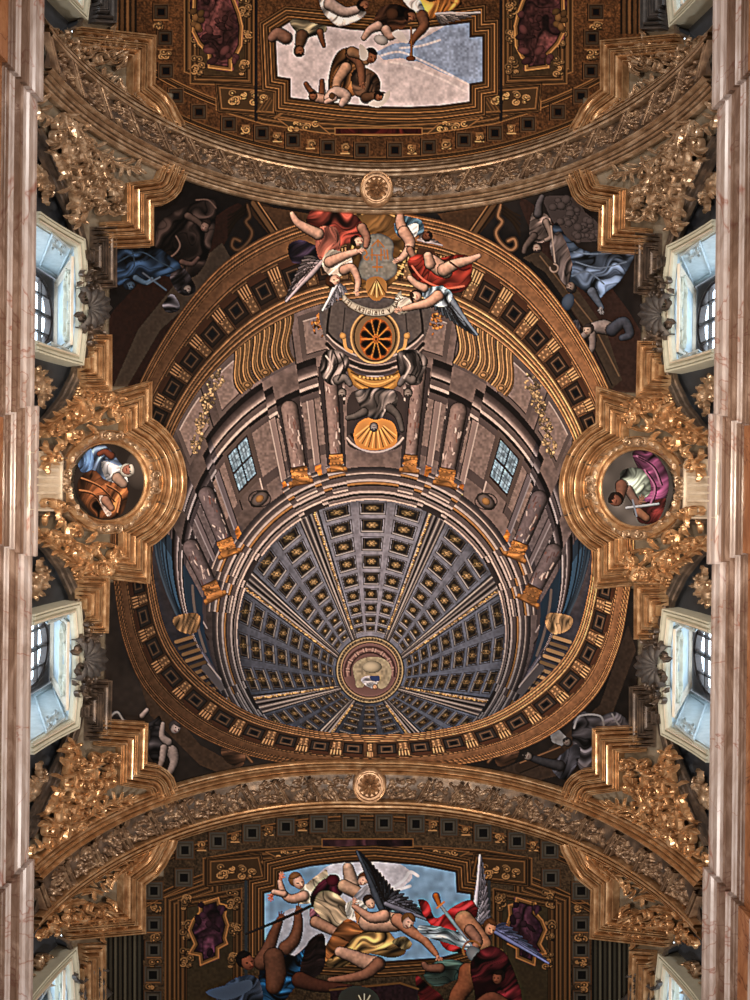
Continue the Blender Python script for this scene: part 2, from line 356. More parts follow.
# arclength-spaced coffers
NC = 46
ths = np.linspace(-180, 180, 1441); mid = np.array([rimpt(t, .42) for t in ths]); cum = np.concatenate([[0], np.cumsum(np.hypot(*np.diff(mid, axis=0).T))])
for n in range(NC):
    tc = np.interp(cum[-1]*(n+.5)/NC, cum, ths); hw = np.interp(cum[-1]*(n+.82)/NC, cum, ths)-tc
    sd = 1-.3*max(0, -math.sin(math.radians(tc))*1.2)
    q = lambda a, t: rimpt(tc+hw*a, t)
    bot = math.cos(math.radians(tc)) < -.1
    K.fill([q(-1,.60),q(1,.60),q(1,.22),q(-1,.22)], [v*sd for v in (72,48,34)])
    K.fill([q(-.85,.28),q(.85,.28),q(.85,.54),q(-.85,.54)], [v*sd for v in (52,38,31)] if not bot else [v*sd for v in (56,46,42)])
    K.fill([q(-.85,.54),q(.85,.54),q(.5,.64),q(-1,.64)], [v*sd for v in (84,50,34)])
    K.stroke([q(-.85,.28),q(-.85,.54),q(.85,.54),q(.85,.28)], .9, [v*sd for v in (24,17,15)], closed=True)
    K.stroke([q(-.5,.34),q(-.5,.49),q(.5,.49),q(.5,.34)], .9, [v*sd for v in (112,82,62)], closed=True)
    K.fill([q(-.32,.37),q(.32,.37),q(.32,.465),q(-.32,.465)], (22,21,24))
    tm = np.interp(cum[-1]*(n+1.0)/NC, cum, ths) if n < NC-1 else 180
    hb = (np.interp(cum[-1]*min(n+1.14, NC)/NC, cum, ths)-np.interp(cum[-1]*(n+.86)/NC, cum, ths))/2
    b = lambda a, t: rimpt(tm+hb*a, t)
    K.fill([b(-1,.24),b(1,.24),b(1.0,.44),b(-1.0,.44)], [v*sd for v in (124,88,60)])
    K.fill([b(-1.2,.44),b(1.2,.44),b(1.2,.58),b(-1.2,.58)], [v*sd for v in (120,82,54)])
    for a in (-.9, -.3, .3, .9):
        K.stroke([b(a,.44),b(a*1.1,.60)], .9, [v*sd for v in (205,150,104)]); K.stroke([b(a+.3,.44),b(a+.3,.58)], .7, [v*sd for v in (52,32,22)])
    for k in range(5): K.ell(*b(-.5+(k % 2), .27+.035*k), 1.6, 1.1, 40*k, [v*sd for v in (184,134,92)])
    K.stroke([b(-1.05,.24),b(-1.05,.46),b(1.05,.46),b(1.05,.24)], .8, [v*sd for v in (48,30,22)], closed=True)
K.mask = None
# =============================================================== drum and coffered dome
INR = (BAY == 0) & (RT <= 0)
c1 = (0.0, 30.0); R1 = 219.0; cb = (0.0, 139.0); RB = 158.0
C0 = (0.0, 147.0); RR0 = 134.0; CO = (-1.0, 183.0); RRO = 34.0
def famil(ca, Ra, cc, Rc):                     # solve |p-(ca+(cc-ca)m)| = Ra+(Rc-Ra)m
    ex, ey, eR = cc[0]-ca[0], cc[1]-ca[1], Rc-Ra
    px, py = dxg-ca[0], dyg-ca[1]
    A = ex*ex+ey*ey-eR*eR; B = -2*(px*ex+py*ey)-2*Ra*eR; C_ = px*px+py*py-Ra*Ra
    disc = np.sqrt(np.maximum(B*B-4*A*C_, 0)); m1 = (-B-disc)/(2*A); m2 = (-B+disc)/(2*A)
    ok = lambda q: Ra+eR*q > 0
    mm = np.where(ok(m1) & (np.abs(m1-.5) < np.abs(m2-.5)), m1, m2)
    mm = np.where(ok(mm), mm, m1)
    th = np.arctan2(px-ex*mm, -(py-ey*mm)); return mm, th
Mw, Tw = famil(cb, RB, c1, R1)
def D(th, m):                                  # drum coordinates -> photo px
    a = math.radians(th); cx, cy, R = cb[0]+(c1[0]-cb[0])*m, cb[1]+(c1[1]-cb[1])*m, RB+(R1-RB)*m
    return unrect(cx+R*math.sin(a), cy-R*math.cos(a))
DR = pid('dome', 'painted_drum')
td = np.degrees(Tw)
DRUM = INR & (np.hypot(dxg-cb[0], dyg-cb[1]) > RB)
DRUM_M = DRUM
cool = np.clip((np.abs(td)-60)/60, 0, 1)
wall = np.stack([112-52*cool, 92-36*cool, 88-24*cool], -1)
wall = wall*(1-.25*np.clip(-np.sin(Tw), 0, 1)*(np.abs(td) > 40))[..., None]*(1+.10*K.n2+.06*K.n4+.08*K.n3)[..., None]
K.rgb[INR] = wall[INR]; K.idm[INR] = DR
K.mask = DRUM
def quad(t0, t1, m0, m1, col, id=None, **k): K.fill([D(t0+(t1-t0)*i/6, m0) for i in range(7)]+[D(t1-(t1-t0)*i/6, m1) for i in range(7)], col, id, **k)
def dline(t0, m0, t1, m1, w, col): K.stroke([D(t0+(t1-t0)*i/8, m0+(m1-m0)*i/8) for i in range(9)], w, col)
dk, md, lt = (34,27,27), (92,76,74), (164,144,138)
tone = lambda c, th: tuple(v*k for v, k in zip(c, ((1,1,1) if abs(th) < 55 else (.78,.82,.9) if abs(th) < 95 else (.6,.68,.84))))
# wall panels between the supports
for sg in (-1, 1):
    for (a, b) in ((15,24),(29,42),(52,61),(66,77),(83,96),(100,116)):
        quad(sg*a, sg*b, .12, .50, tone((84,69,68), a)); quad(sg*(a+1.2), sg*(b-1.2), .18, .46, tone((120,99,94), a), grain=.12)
        dline(sg*a, .12, sg*a, .5, 1.2, dk); dline(sg*b, .12, sg*b, .5, 1.2, tone(lt, a))
    for (a, b) in ((12,21),(23,34),(38,50),(53,66),(68,80),(84,97),(100,114)):
        quad(sg*a, sg*b, .70, .97, tone((94,78,75), a)); quad(sg*(a+1.5), sg*(b-1.5), .73, .93, tone((128,106,100), a), grain=.1)
        dline(sg*a, .7, sg*a, 1.0, 1.3, dk); dline(sg*(a+1.5), .73, sg*(b-1.5), .73, 1, dk); dline(sg*(a+1.5), .93, sg*(b-1.5), .93, 1, tone(lt, a))
# blue sky glimpses low on both sides
for sg in (-1, 1):
    quad(sg*88, sg*112, .18, 1.05, (36,50,68)); quad(sg*93, sg*108, .5, .9, (48,72,98)); dline(sg*90, .35, sg*110, .30, 2.5, (88,80,82)); dline(sg*90, .6, sg*110, .58, 3, (84,78,82))
    for k in range(4): dline(sg*80, .80+.07*k, sg*122, .80+.07*k, 1.6, (22+12*k, 32+13*k, 46+14*k))
# lower entablature with ressauts
def jog(th): 
    a = np.abs(th)
    return np.where((a > 9) & (a < 17), -.10, 0)+np.where((a > 23) & (a < 31), -.13, 0)+np.where((a > 60) & (a < 68), -.12, 0)+np.where((a > 76) & (a < 84), -.12, 0)+np.where((a >= 31) & (a < 34) | (a > 57) & (a <= 60), -.05, 0)
ent = (Mw-.50-jog(td)*1.15)*.8
es = [(0, dk), (.02, dk), (.022, lt), (.034, lt), (.036, md), (.062, md), (.064, dk), (.075, dk), (.077, lt), (.09, (132,112,108)), (.10, md), (.125, (60,48,48)), (.13, dk), (.16, dk)]
m = DRUM & (ent > 0) & (ent < .16) & (np.abs(td) < 118)
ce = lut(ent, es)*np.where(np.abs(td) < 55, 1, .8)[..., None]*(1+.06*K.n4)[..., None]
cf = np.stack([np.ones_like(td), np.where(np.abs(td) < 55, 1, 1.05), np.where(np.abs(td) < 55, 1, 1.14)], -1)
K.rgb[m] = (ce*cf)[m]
mE = pid('dome', 'painted_entablature'); K.idm[m] = mE
# windows
for sg in (-1, 1):
    i = pid('dome', 'painted_window')
    wq = lambda u, v: D(sg*(42.5+9*u), .22+.26*v)
    K.fill([wq(-.15,-.12),wq(1.15,-.12),wq(1.15,1.12),wq(-.15,1.12)], (86,70,66), i)
    K.fill([wq(0,0),wq(1,0),wq(1,1),wq(0,1)], (58,34,28), i)
    for a in range(2):
        for b in range(2):
            K.fill([wq(.06+.48*a,.05+.48*b),wq(.46+.48*a,.05+.48*b),wq(.46+.48*a,.46+.48*b),wq(.06+.48*a,.46+.48*b)], (112,130,148), i, grain=.25)
            for t in (.18, .32): K.stroke([wq(.06+.48*a,.05+.48*b+t*.9),wq(.46+.48*a,.05+.48*b+t*.9)], .6, (70,84,98)); K.stroke([wq(.06+.48*a+t*.9,.05+.48*b),wq(.06+.48*a+t*.9,.46+.48*b)], .6, (70,84,98))
    # round trophy under the window
    p = D(sg*44, .08); K.ell(p[0], p[1], 11, 7, sg*40, (70,58,56)); K.ell(p[0], p[1], 9, 5.4, sg*40, (108,90,84)); K.ell(p[0], p[1], 4.6, 3.6, sg*40, (150,104,60)); K.stroke(arc(p[0], p[1], 11, 0, 360, 24, 8), 1, dk)
# columns
for sg in (-1, 1):
    for a, mt, w in ((13.2,.60,2.3),(27,.46,2.5),(64,.44,2.5),(80.5,.42,2.6)):
        i = pid('dome', 'painted_column', 'painted column of veined pink marble'); base = tone((146,118,112), a)
        A, B = D(sg*a, .0), D(sg*a, mt); L = math.hypot(B[0]-A[0], B[1]-A[1]); w_ = 6.6 if a < 20 else 8.2
        quad(sg*(a-w*1.5), sg*(a+w*1.5), .0, mt+.04, tone((64,52,52), a))
        K.limb([(A[0]*.93+B[0]*.07, A[1]*.93+B[1]*.07), B], [w_*.86, w_], base, i, lit=(-.5*1, -.1))
        R = random.Random(int(a*10+sg))
        ux, uy = (B[0]-A[0])/L, (B[1]-A[1])/L
        for k in range(26):
            t = R.uniform(.1, .97)*L; o = R.uniform(-.8, .8)*w_; x, y = A[0]+ux*t-uy*o, A[1]+uy*t+ux*o; e = R.uniform(2, 6)
            K.stroke([(x, y), (x+ux*e+R.uniform(-1.5, 1.5), y+uy*e+R.uniform(-1.5, 1.5))], R.uniform(.5, 1.5), R.choice([(92,58,54),(176,154,148),(84,66,66),(122,74,62),(190,170,164)]), a=.75)
    for a in (20, 33, 57, 72):
        A, B = D(sg*a, .0), D(sg*a, .5); K.fill([D(sg*(a-1.4), -.02), D(sg*(a+1.4), -.02), D(sg*(a+1.1), .07), D(sg*(a-1.1), .07)], (176,104,46), fold=(60,4,.3))
        quad(sg*(a-1.1), sg*(a+1.1), .08, .46, tone((128,106,102), a)); dline(sg*(a-1.1), .08, sg*(a-1.1), .46, 1, dk); dline(sg*(a+1.1), .08, sg*(a+1.1), .46, 1, tone(lt, a))
# consoles under the rim
for th, c, n_ in ((-32,(178,130,84),3),(32,(206,150,100),3),(-74,(140,102,72),2),(73,(190,140,96),2)):
    i = pid('dome', 'painted_console', 'painted gilded scroll console')
    W_ = 6.2 if n_ == 3 else 5.0
    for k in range(n_):
        t0 = th+(k-.5*(n_-1))*W_; m0 = .72 if n_ == 3 else .74
        bx = [j/12 for j in range(13)]
        f = lambda o, u: D(t0+o+1.2*math.sin(u*6.0)*(1 if th > 0 else -1), m0+(1.06-m0)*u)
        K.fill([f(-W_*.52, u) for u in bx]+[f(W_*.46, u) for u in bx[::-1]], sc(c, .34), i)
        for l in range(8):
            o = (l-3.5)*W_/8.4
            K.stroke([f(o, u) for u in bx], 1.25, sc(c, (.92, .66, .82, .50)[l % 4]), id=i)
        K.stroke([f(-W_*.5, u) for u in bx], 1.1, (34,22,16)); p = f(0, .06); K.ell(p[0], p[1], 5.5, 4, 0, sc(c, .8), i); K.stroke(arc(p[0], p[1], 2.8, 0, 360, 10, 2.2), 1, sc(c, .3))
for sg in (-1, 1):                              # low side consoles seen from above
    i = pid('dome', 'painted_console', 'painted gilded console low on the side')
    fx = lambda x: x if sg < 0 else 746-x
    c = (140,106,74) if sg < 0 else (178,140,102)
    K.fill([(fx(173),619),(fx(184),614),(fx(198),614),(fx(200),626),(fx(192),634),(fx(178),630)], sc(c, .8), i, s=True, fold=(20,4,.35))
    for k in range(9): K.stroke([(fx(176+k*3.6), 642+k*6.3), (fx(192+k*3.2), 637+k*6.3)], 3.4, sc(c, (.85, .6, .75)[k % 3]), id=i); K.stroke([(fx(176+k*3.6), 645+k*6.3), (fx(192+k*3.2), 640+k*6.3)], .9, (30,24,22))
    for k in range(14): K.stroke([(fx(232+k*6), 706+k*1.9), (fx(238+k*6), 700+k*1.9)], 2.4, sc(c, (.95, .6)[k % 2]))
    K.stroke([(fx(205),668),(fx(232),700)], 7, (74,70,76)); K.stroke([(fx(202),672),(fx(230),705)], 1.2, (30,28,32)); K.stroke([(fx(208),664),(fx(236),697)], 1.2, (130,120,122))
    K.fill([(fx(226),700),(fx(238),696),(fx(242),708),(fx(230),712)], (160,96,50))
# gilded garlands
for th, mt in ((-52,.86),(-56,.80),(-48,.91),(-60,.75),(52,.86),(48,.91),(56,.80),(60,.75),(-10.5,.93),(10.5,.93)):
    R = random.Random(int(th*7))
    i = pid('dome', 'painted_garland')
    for k in range(44):
        p = D(th+R.uniform(-2.6, 2.6), mt+R.uniform(-.05, .05)); c = (176,112,66) if abs(th) < 20 else (170,138,104)
        K.ell(p[0], p[1], R.uniform(1.3, 2.6), R.uniform(.8, 1.6), R.uniform(0, 180), sc(c, R.uniform(.5, 1.2)), i)
for gx_, gy_ in ((318,323),(435,322)):
    R = random.Random(gx_)
    for k in range(34): K.ell(gx_+R.gauss(0, 3.0), gy_+R.gauss(0, 5.5), R.uniform(1.2, 2.4), R.uniform(.9, 1.7), R.uniform(0, 180), sc((186,118,62), R.uniform(.45, 1.25)))
# central niche: rose window, balcony, statue
i = pid('dome', 'painted_rose_window', 'painted oval rose window with ten petals')
K.fill([(326,300),(424,300),(422,346),(404,362),(375,368),(346,362),(328,346)], (92,80,77), s=True, grain=.08); K.stroke(sp([(330,306),(328,340),(346,356),(375,364),(404,356),(422,340),(420,306)], False, 6), 2.4, (40,32,31)); K.stroke([(345,308),(342,340)], 1, (48,39,38)); K.stroke([(405,308),(408,340)], 1, (48,39,38))
for y0, w, c in ((352,2.4,dk),(355,1.6,lt),(358,3,md),(361,1.4,(140,118,112)),(364,4,(44,35,34)),(367.5,1.2,(150,128,120)),(370,2.5,(72,58,56))):
    K.stroke([(375-48+96*t, y0-20+24*math.sin(t*PI)**.8) for t in [j/20 for j in range(21)]], w, c)
K.ell(375,337,25,27,0,(128,94,62),i,False); K.stroke(arc(375,337,24,0,360,40,26), 1.4, (190,146,98), closed=False); K.stroke(arc(375,337,21,0,360,40,24), 1.4, (54,34,24))
for x in (346, 404):
    K.stroke(sp([(375+(x-375)*.8,352),(x,348),(x+(2 if x > 375 else -2),338),(x+(4 if x > 375 else -4),334)], False, 6), 3, (188,138,84)); K.ell(x+(3 if x > 375 else -3), 336, 3.4, 3.2, 0, (196,142,84))
K.ell(376,339,16.5,21,0,(158,78,30),i,False)
for k in range(10):
    a = k*36+18; p = (376+9.4*math.cos(math.radians(a)), 339+12.2*math.sin(math.radians(a)))
    K.limb([(376+5*math.cos(math.radians(a)), 339+6*math.sin(math.radians(a))), (376+12*math.cos(math.radians(a)), 339+16*math.sin(math.radians(a)))], [1.1, 2.9], (16,10,8), i, lit=(0, 0))
    b = a+18; K.stroke([(376, 339), (376+15*math.cos(math.radians(b)), 339+20*math.sin(math.radians(b)))], .9, (204,112,46))
K.ell(376,339,3.4,3.8,0,(176,92,36),i); K.ell(376,339,1.4,1.6,0,(24,14,10),i,False)
i = pid('dome', 'painted_balcony', 'painted gilded bowl below the rose window')
K.fill([(348,368),(358,374),(375,377),(392,374),(402,368),(400,382),(392,390),(376,393),(358,389),(350,380)], (176,122,62), i, s=True, edge=.4)
for k, c in enumerate(((84,54,30),(212,154,84),(110,70,34),(200,142,74))): K.stroke([(351+k*2+(48-k*4)*t, 372+k*4+8*math.sin(t*PI)) for t in [j/14 for j in range(15)]], 1.3, c)
for k in range(9): K.ell(360+k*4, 377+1.6*math.sin(k/8*PI), 1.3, 1.5, 0, (216,156,86), i)
i = pid('dome', 'painted_niche')
K.fill([(352,392),(400,392),(404,430),(400,447),(375,452),(350,447),(347,430)], (66,54,53), i, s=True)
for k, c in enumerate((lt, md, dk)): K.stroke([(347+k*2+(56-k*4)*t, 438+14*math.sin(t*PI)**.7-k*2) for t in [j/14 for j in range(15)]], 2, c)
K.fill([(354,432),(362,420),(376,418),(392,422),(397,434),(394,446),(376,450),(358,447)], (186,122,62), i, s=True)
for k in range(15): a = 18+k*10.3; K.stroke([(376+8*math.cos(math.radians(a)), 424+6*math.sin(math.radians(a))), (376+21*math.cos(math.radians(a)), 430+18*math.sin(math.radians(a)))], 1, (92,56,30) if k % 2 else (222,158,90))
i = pid('dome', 'painted_statue', 'painted stone statue hanging head down in the niche')
sc_ = (98,87,84)
K.fill([(356,392),(375,388),(396,392),(396,408),(388,414),(376,420),(364,414),(358,402)], sc_, i, s=True, fold=(35,7,.55), edge=.4)
K.limb([(364,412),(356,416),(348,418)], [4,3,2.4], sc_, i); K.limb([(390,408),(398,416),(402,430)], [4,3,2.2], sc_, i); K.head(374,427,4.4, 90,(140,124,118),(80,70,68),i, up=90)
for sg, cx in ((-1,336),(1,414)):
    i = pid('dome', 'painted_statue', 'painted draped stone statue seated on the left pediment' if sg < 0 else 'painted draped stone statue seated on the right pediment')
    K.fill([(cx-sg*2-14,352),(cx+2,350),(cx+14,360),(cx+10,372),(cx+6,384),(cx-8,384),(cx-16,370)], (86,76,74), i, s=True, fold=(20 if sg < 0 else 160,7,.6), edge=.45)
    K.limb([(cx-sg*2,380),(cx-sg*9,378),(cx-sg*14,384)], [4.5,3.4,2.6], (122,108,104), i); K.head(cx-sg*6,393,4.6, 90,(130,114,108),(66,56,54),i, up=90); K.stroke(sp([(cx-10,356),(cx-4,366),(cx-10,378)], False, 5), 1.6, (168,152,146), id=i); K.stroke(sp([(cx+4,354),(cx+8,366),(cx+2,380)], False, 5), 1.6, (34,28,28), id=i); K.stroke(sp([(cx-2,352),(cx+2,364),(cx-4,376)], False, 5), 1.4, (40,33,32), id=i)
# base cornice of the dome with ressauts
mb = np.hypot(dxg-cb[0], dyg-cb[1]); tb = np.degrees(np.arctan2(dxg-cb[0], -(dyg-cb[1])))
jb = np.where((np.abs(np.abs(tb)-27) < 4.5) | (np.abs(np.abs(tb)-13.5) < 3.2) | (np.abs(np.abs(tb)-66) < 5) | (np.abs(np.abs(tb)-82) < 3.5) | (np.abs(np.abs(tb)-122) < 5) | (np.abs(np.abs(tb)-152) < 5), 9.0, 0)
jb = jb+np.where((np.abs(np.abs(tb)-27) < 7) | (np.abs(np.abs(tb)-66) < 8) | (np.abs(np.abs(tb)-122) < 8), 6.0, 0)
K.mask = None
rbn = (mb+ (dyg*0) ) 
mid_r = 133+ (166-133)*0
frac = (mb-(139-0)+jb-np.hypot(dxg-C0[0], dyg-C0[1])*0)/30.0
BASE = INR & (mb <= RB+1.5+jb*.75) & (np.hypot(dxg-C0[0], dyg-C0[1]) > 124)
d_in = np.maximum(np.hypot(dxg-C0[0], dyg-C0[1])-RR0, 0); d_out = np.maximum(RB-mb, 0)
f0 = d_in/np.maximum(d_in+np.maximum(RB-mb, -(mb-RB)), .01)-jb/26.0
f0 = np.where(f0 < 0, f0+.36, f0)
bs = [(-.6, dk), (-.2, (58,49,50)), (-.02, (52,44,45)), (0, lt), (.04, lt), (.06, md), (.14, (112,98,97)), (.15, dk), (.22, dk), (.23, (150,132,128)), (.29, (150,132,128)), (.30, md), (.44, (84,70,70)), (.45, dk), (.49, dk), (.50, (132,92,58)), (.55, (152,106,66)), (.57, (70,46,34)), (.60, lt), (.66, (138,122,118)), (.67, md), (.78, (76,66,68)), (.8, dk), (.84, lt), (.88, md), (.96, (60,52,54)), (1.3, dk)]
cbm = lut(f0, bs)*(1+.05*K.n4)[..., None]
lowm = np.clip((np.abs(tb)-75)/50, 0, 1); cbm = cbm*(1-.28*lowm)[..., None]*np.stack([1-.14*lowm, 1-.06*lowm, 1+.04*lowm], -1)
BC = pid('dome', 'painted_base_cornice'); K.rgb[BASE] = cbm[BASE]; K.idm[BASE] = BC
K.mask = INR
for sg in (-1, 1):
    for a, mt, w in ((13.2,.60,2.3),(27,.46,2.5),(64,.44,2.5),(80.5,.42,2.6)):
        A, B = D(sg*a, .03), D(sg*a, mt); L = math.hypot(B[0]-A[0], B[1]-A[1]); w_ = 6.6 if a < 20 else 8.2
        ux, uy = (B[0]-A[0])/L, (B[1]-A[1])/L
        # gilded capital
        j = pid('dome', 'painted_capital')
        og = (150,96,50) if abs(a) < 70 else (130,84,46)
        cq = lambda u, v: (A[0]+ux*v*13-uy*u*w_*1.25, A[1]+uy*v*13+ux*u*w_*1.25)
        K.fill([cq(-1.15,-.35),cq(-.75,.1),cq(-.8,1),cq(.8,1),cq(.75,.1),cq(1.15,-.35)], og, j, fold=(90,5,.25))
        for u in (-.8, -.27, .27, .8):
            for v in (.25, .7): K.ell(*cq(u*.85, v), 1.9, 1.5, 0, [v_*1.15 for v_ in og])
        K.ell(*cq(-1.0,-.2), 2.4, 2.2, 0, (164,108,58)); K.ell(*cq(1.0,-.2), 2.4, 2.2, 0, (164,108,58)); K.stroke([cq(-.8,.98), cq(.8,.98)], 1.2, (70,44,26)); K.stroke([cq(-1.2,-.4), cq(1.2,-.4)], 1.6, (92,58,36))
K.mask = None
# the coffers
Mc, Tc = famil(C0, RR0, CO, RRO)
DOME = INR & (np.hypot(dxg-C0[0], dyg-C0[1]) <= RR0) & (np.hypot(dxg-CO[0], dyg-CO[1]) > RRO-1)
t3 = np.abs(np.degrees(Tc))
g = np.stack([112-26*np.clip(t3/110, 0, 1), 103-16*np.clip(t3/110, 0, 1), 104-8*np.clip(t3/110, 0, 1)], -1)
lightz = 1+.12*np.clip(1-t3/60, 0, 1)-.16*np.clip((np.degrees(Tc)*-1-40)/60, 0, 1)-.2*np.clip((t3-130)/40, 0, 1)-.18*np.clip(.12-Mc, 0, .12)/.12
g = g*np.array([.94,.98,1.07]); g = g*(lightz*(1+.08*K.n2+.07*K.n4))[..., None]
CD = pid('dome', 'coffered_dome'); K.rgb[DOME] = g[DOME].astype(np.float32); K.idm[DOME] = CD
ROWS = [0,.115,.25,.385,.515,.635,.745,.84,.915,.97]
PANELS = [(-24,24,3),(33,63,2),(-63,-33,2),(72,118,3),(-118,-72,3),(127,149,2),(-149,-127,2),(157,203,3)]
RIBS = [(24,33),(63,72),(118,127),(149,157)]
td3 = np.degrees(Tc); td3b = np.where(td3 < 0, td3+360, td3)
K.mask = DOME
def Q(th, m):
    a = math.radians(th); cx, cy, R = C0[0]+(CO[0]-C0[0])*m, C0[1]+(CO[1]-C0[1])*m, RR0+(RRO-RR0)*m
    return unrect(cx+R*math.sin(a), cy-R*math.cos(a))
for a, b, n in PANELS:
    w = (b-a)/n
    pi_ = pid('dome', 'painted_coffer_panel'); sel = DOME & ((((td3b if a > 0 else td3) >= a) & ((td3b if a > 0 else td3) < b))); K.idm[sel] = pi_
    for k in range(n):
        tc = a+w*(k+.5)
        for r in range(len(ROWS)-1):
            m0, m1 = ROWS[r], ROWS[r+1]; mc = (m0+m1)/2; hm = (m1-m0)*.33; hw = w*.33
            q = lambda u, v: Q(tc+hw*u, mc+hm*v)
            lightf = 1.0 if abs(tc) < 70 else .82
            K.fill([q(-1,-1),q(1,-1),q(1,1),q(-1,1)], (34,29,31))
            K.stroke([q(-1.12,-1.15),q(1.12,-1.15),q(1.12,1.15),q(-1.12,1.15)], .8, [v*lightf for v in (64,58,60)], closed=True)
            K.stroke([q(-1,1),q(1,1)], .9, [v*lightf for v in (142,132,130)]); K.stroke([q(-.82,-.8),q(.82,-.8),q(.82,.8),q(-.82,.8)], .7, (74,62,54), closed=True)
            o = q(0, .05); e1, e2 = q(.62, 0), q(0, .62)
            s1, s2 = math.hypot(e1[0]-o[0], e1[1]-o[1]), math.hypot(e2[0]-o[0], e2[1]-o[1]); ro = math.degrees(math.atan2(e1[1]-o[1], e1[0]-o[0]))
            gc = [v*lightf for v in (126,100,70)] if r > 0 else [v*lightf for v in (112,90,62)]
            K.ell(o[0], o[1], s1, s2, ro, [v*.7 for v in gc])
            if s1 > 3:
                for z in range(6): K.ell(o[0]+s1*.62*math.cos(z*1.047), o[1]+s2*.62*math.sin(z*1.047), s1*.26, s2*.26, 0, gc)
            K.ell(o[0], o[1], s1*.34, s2*.4, ro, [v*1.35 for v in gc]); K.ell(o[0], o[1], s1*.14, s2*.16, ro, (40,30,24), None, False)
RB_I = None
for a, b in RIBS:
    for sg in (-1, 1):
        i = pid('dome', 'painted_rib')
        aa, bb = (a, b) if sg > 0 else (-b, -a)
        K.fill([Q(aa, m/20) for m in range(21)]+[Q(bb, 1-m/20) for m in range(21)], (76,68,71), i)
        for f, w, c in ((0,1.3,dk),(.12,1.0,(150,138,134)),(.25,1.6,(58,50,53)),(.38,1.2,(118,107,106)),(.5,2.0,(36,30,32)),(.66,1.4,(134,122,120)),(.8,1.2,(50,43,46)),(.92,1.0,(128,116,114)),(1,1.2,dk)):
            ff = f if sg > 0 else 1-f
            K.stroke([Q(aa+(bb-aa)*ff, m/20) for m in range(21)], w, c)
        gf = .18 if a in (24, 118) else .85; gf = gf if sg > 0 else 1-gf
        R = random.Random(a)
        for z in range(60):
            p = Q(aa+(bb-aa)*gf+R.uniform(-.35, .35), z/60*.93); K.ell(p[0], p[1], 1.2, .9, 0, sc((168,132,90), R.uniform(.6, 1.2)))
K.mask = INR
# oculus ring with its lettering and the little scene inside
OX, OY = unrect(*CO)
i = pid('dome', 'painted_oculus_ring', 'painted ring around the oculus with a worn inscription')
K.ell(OX, OY, 34.5, 33.8, 0, (96,80,66), i, False)
for r, w, c in ((34,1.2,(40,33,30)),(32.6,1.0,(150,128,98)),(27.6,1.5,(30,22,20)),(28.8,.9,(150,120,92))): K.stroke(arc(OX, OY, r, 0, 360, 60, r*.985), w, c)
R = random.Random(3)
for k in range(64):
    a = k*5.6
    if k % 9 == 8: continue
    p = lambda r, da=0: (OX+r*math.cos(math.radians(a+da)), OY+r*math.sin(math.radians(a+da)))
    K.stroke([p(29.6), p(31.8)], .7, (36,27,22)); K.stroke([p(R.choice([29.8, 30.8, 31.7])), p(R.choice([29.8, 31.7]), 2.4)], .6, (36,27,22))
i = pid('dome', 'painted_lantern', 'painted lantern interior in rose brown with a small vision in clouds')
K.ell(OX, OY, 27, 26.6, 0, (112,80,76), i, False)
for r, w, c in ((25,2,(78,50,48)),(22.5,1,(150,112,104)),(19.5,1.6,(70,46,44))): K.stroke(arc(OX, OY+2, r, 170, 370, 30), w, c)
for k in range(8):
    a = 185+k*24; p = lambda r, da: (OX+r*math.cos(math.radians(a+da)), OY+2+r*math.sin(math.radians(a+da)))
    K.fill([p(20.5,-6),p(24,-5),p(24,5),p(20.5,6)], (146,112,104)); K.stroke([p(20.5,0),p(24,0)], .8, (60,40,38))
K.fill([(355,679),(353,668),(358,661),(370,657),(384,659),(391,668),(390,680),(384,688),(378,687),(378,677),(364,677),(364,686),(357,687)], (146,130,108), i, s=True, grain=.12)
K.ell(372,667,10,6,0,(172,156,132),i)
i = pid('dome', 'painted_figure', 'tiny painted figure in white and blue in the oculus')
K.fill([(361,679),(368,676),(378,677),(378,682),(372,688),(364,684)], (186,180,190), i, s=True, fold=(60,4,.3)); K.fill([(370,676),(379,676),(379,681),(372,681)], (58,70,110), i, s=True)
K.head(375,687,2.6,90,(196,150,118),(120,84,60),i, up=90)
K.mask = None
# =============================================================== shield, banner and angels at the crown of the rim
K.mask = (BAY == 0)
i = pid('dome', 'painted_shield_frame', 'painted gilded strapwork frame around the shield')
K.fill([(352,226),(362,212),(382,210),(396,216),(404,228),(408,246),(406,262),(400,276),(392,284),(378,296),(366,290),(352,282),(348,264),(350,244)], (120,82,44), i, s=True, edge=.5, fold=(30,9,.25))
for p_ in ([(356,236),(352,250),(350,268),(356,280)],[(402,228),(407,244),(404,262),(396,278)],[(362,214),(376,208),(394,216)]): K.stroke(sp(p_, False, 6), 2, (206,152,92)); 
for k in range(8): K.stroke([(397+.5*k, 276-3.6*k), (403+.4*k, 278-3.6*k)], 1.1, (214,168,110) if k % 2 else (60,38,22))
i = pid('dome', 'painted_shield', 'painted stone grey shield with gold letters')
K.fill([(363,237),(372,234),(382,234),(391,239),(394,247),(393,256),(397,266),(396,274),(388,280),(376,282),(366,281),(359,275),(359,265),(362,257),(360,247)], (134,126,116), i, s=True, edge=.4, grain=.1)
au = (176,112,46)
def st2(*l, w=1.3): K.stroke(list(l), w, au)
st2((378,240),(372,246)); st2((378,240),(378,246)); st2((378,240),(384,247))                # three nails
for x0 in (371,): pass
st2((387,250),(388,259),w=1.5); st2((384,250),(385,259),w=1.2)                                  # I
st2((381,249),(381,260),w=1.4); st2((372,249),(372,260),w=1.4); st2((371,255),(383,255))    # H carrying the cross
st2((377,255),(377,271),w=1.5); st2((373,267),(382,267),w=1.8)
K.stroke(sp([(362,252),(365,250),(367,254),(364,257),(367,260),(369,257)], False, 5), 1.3, au) # S
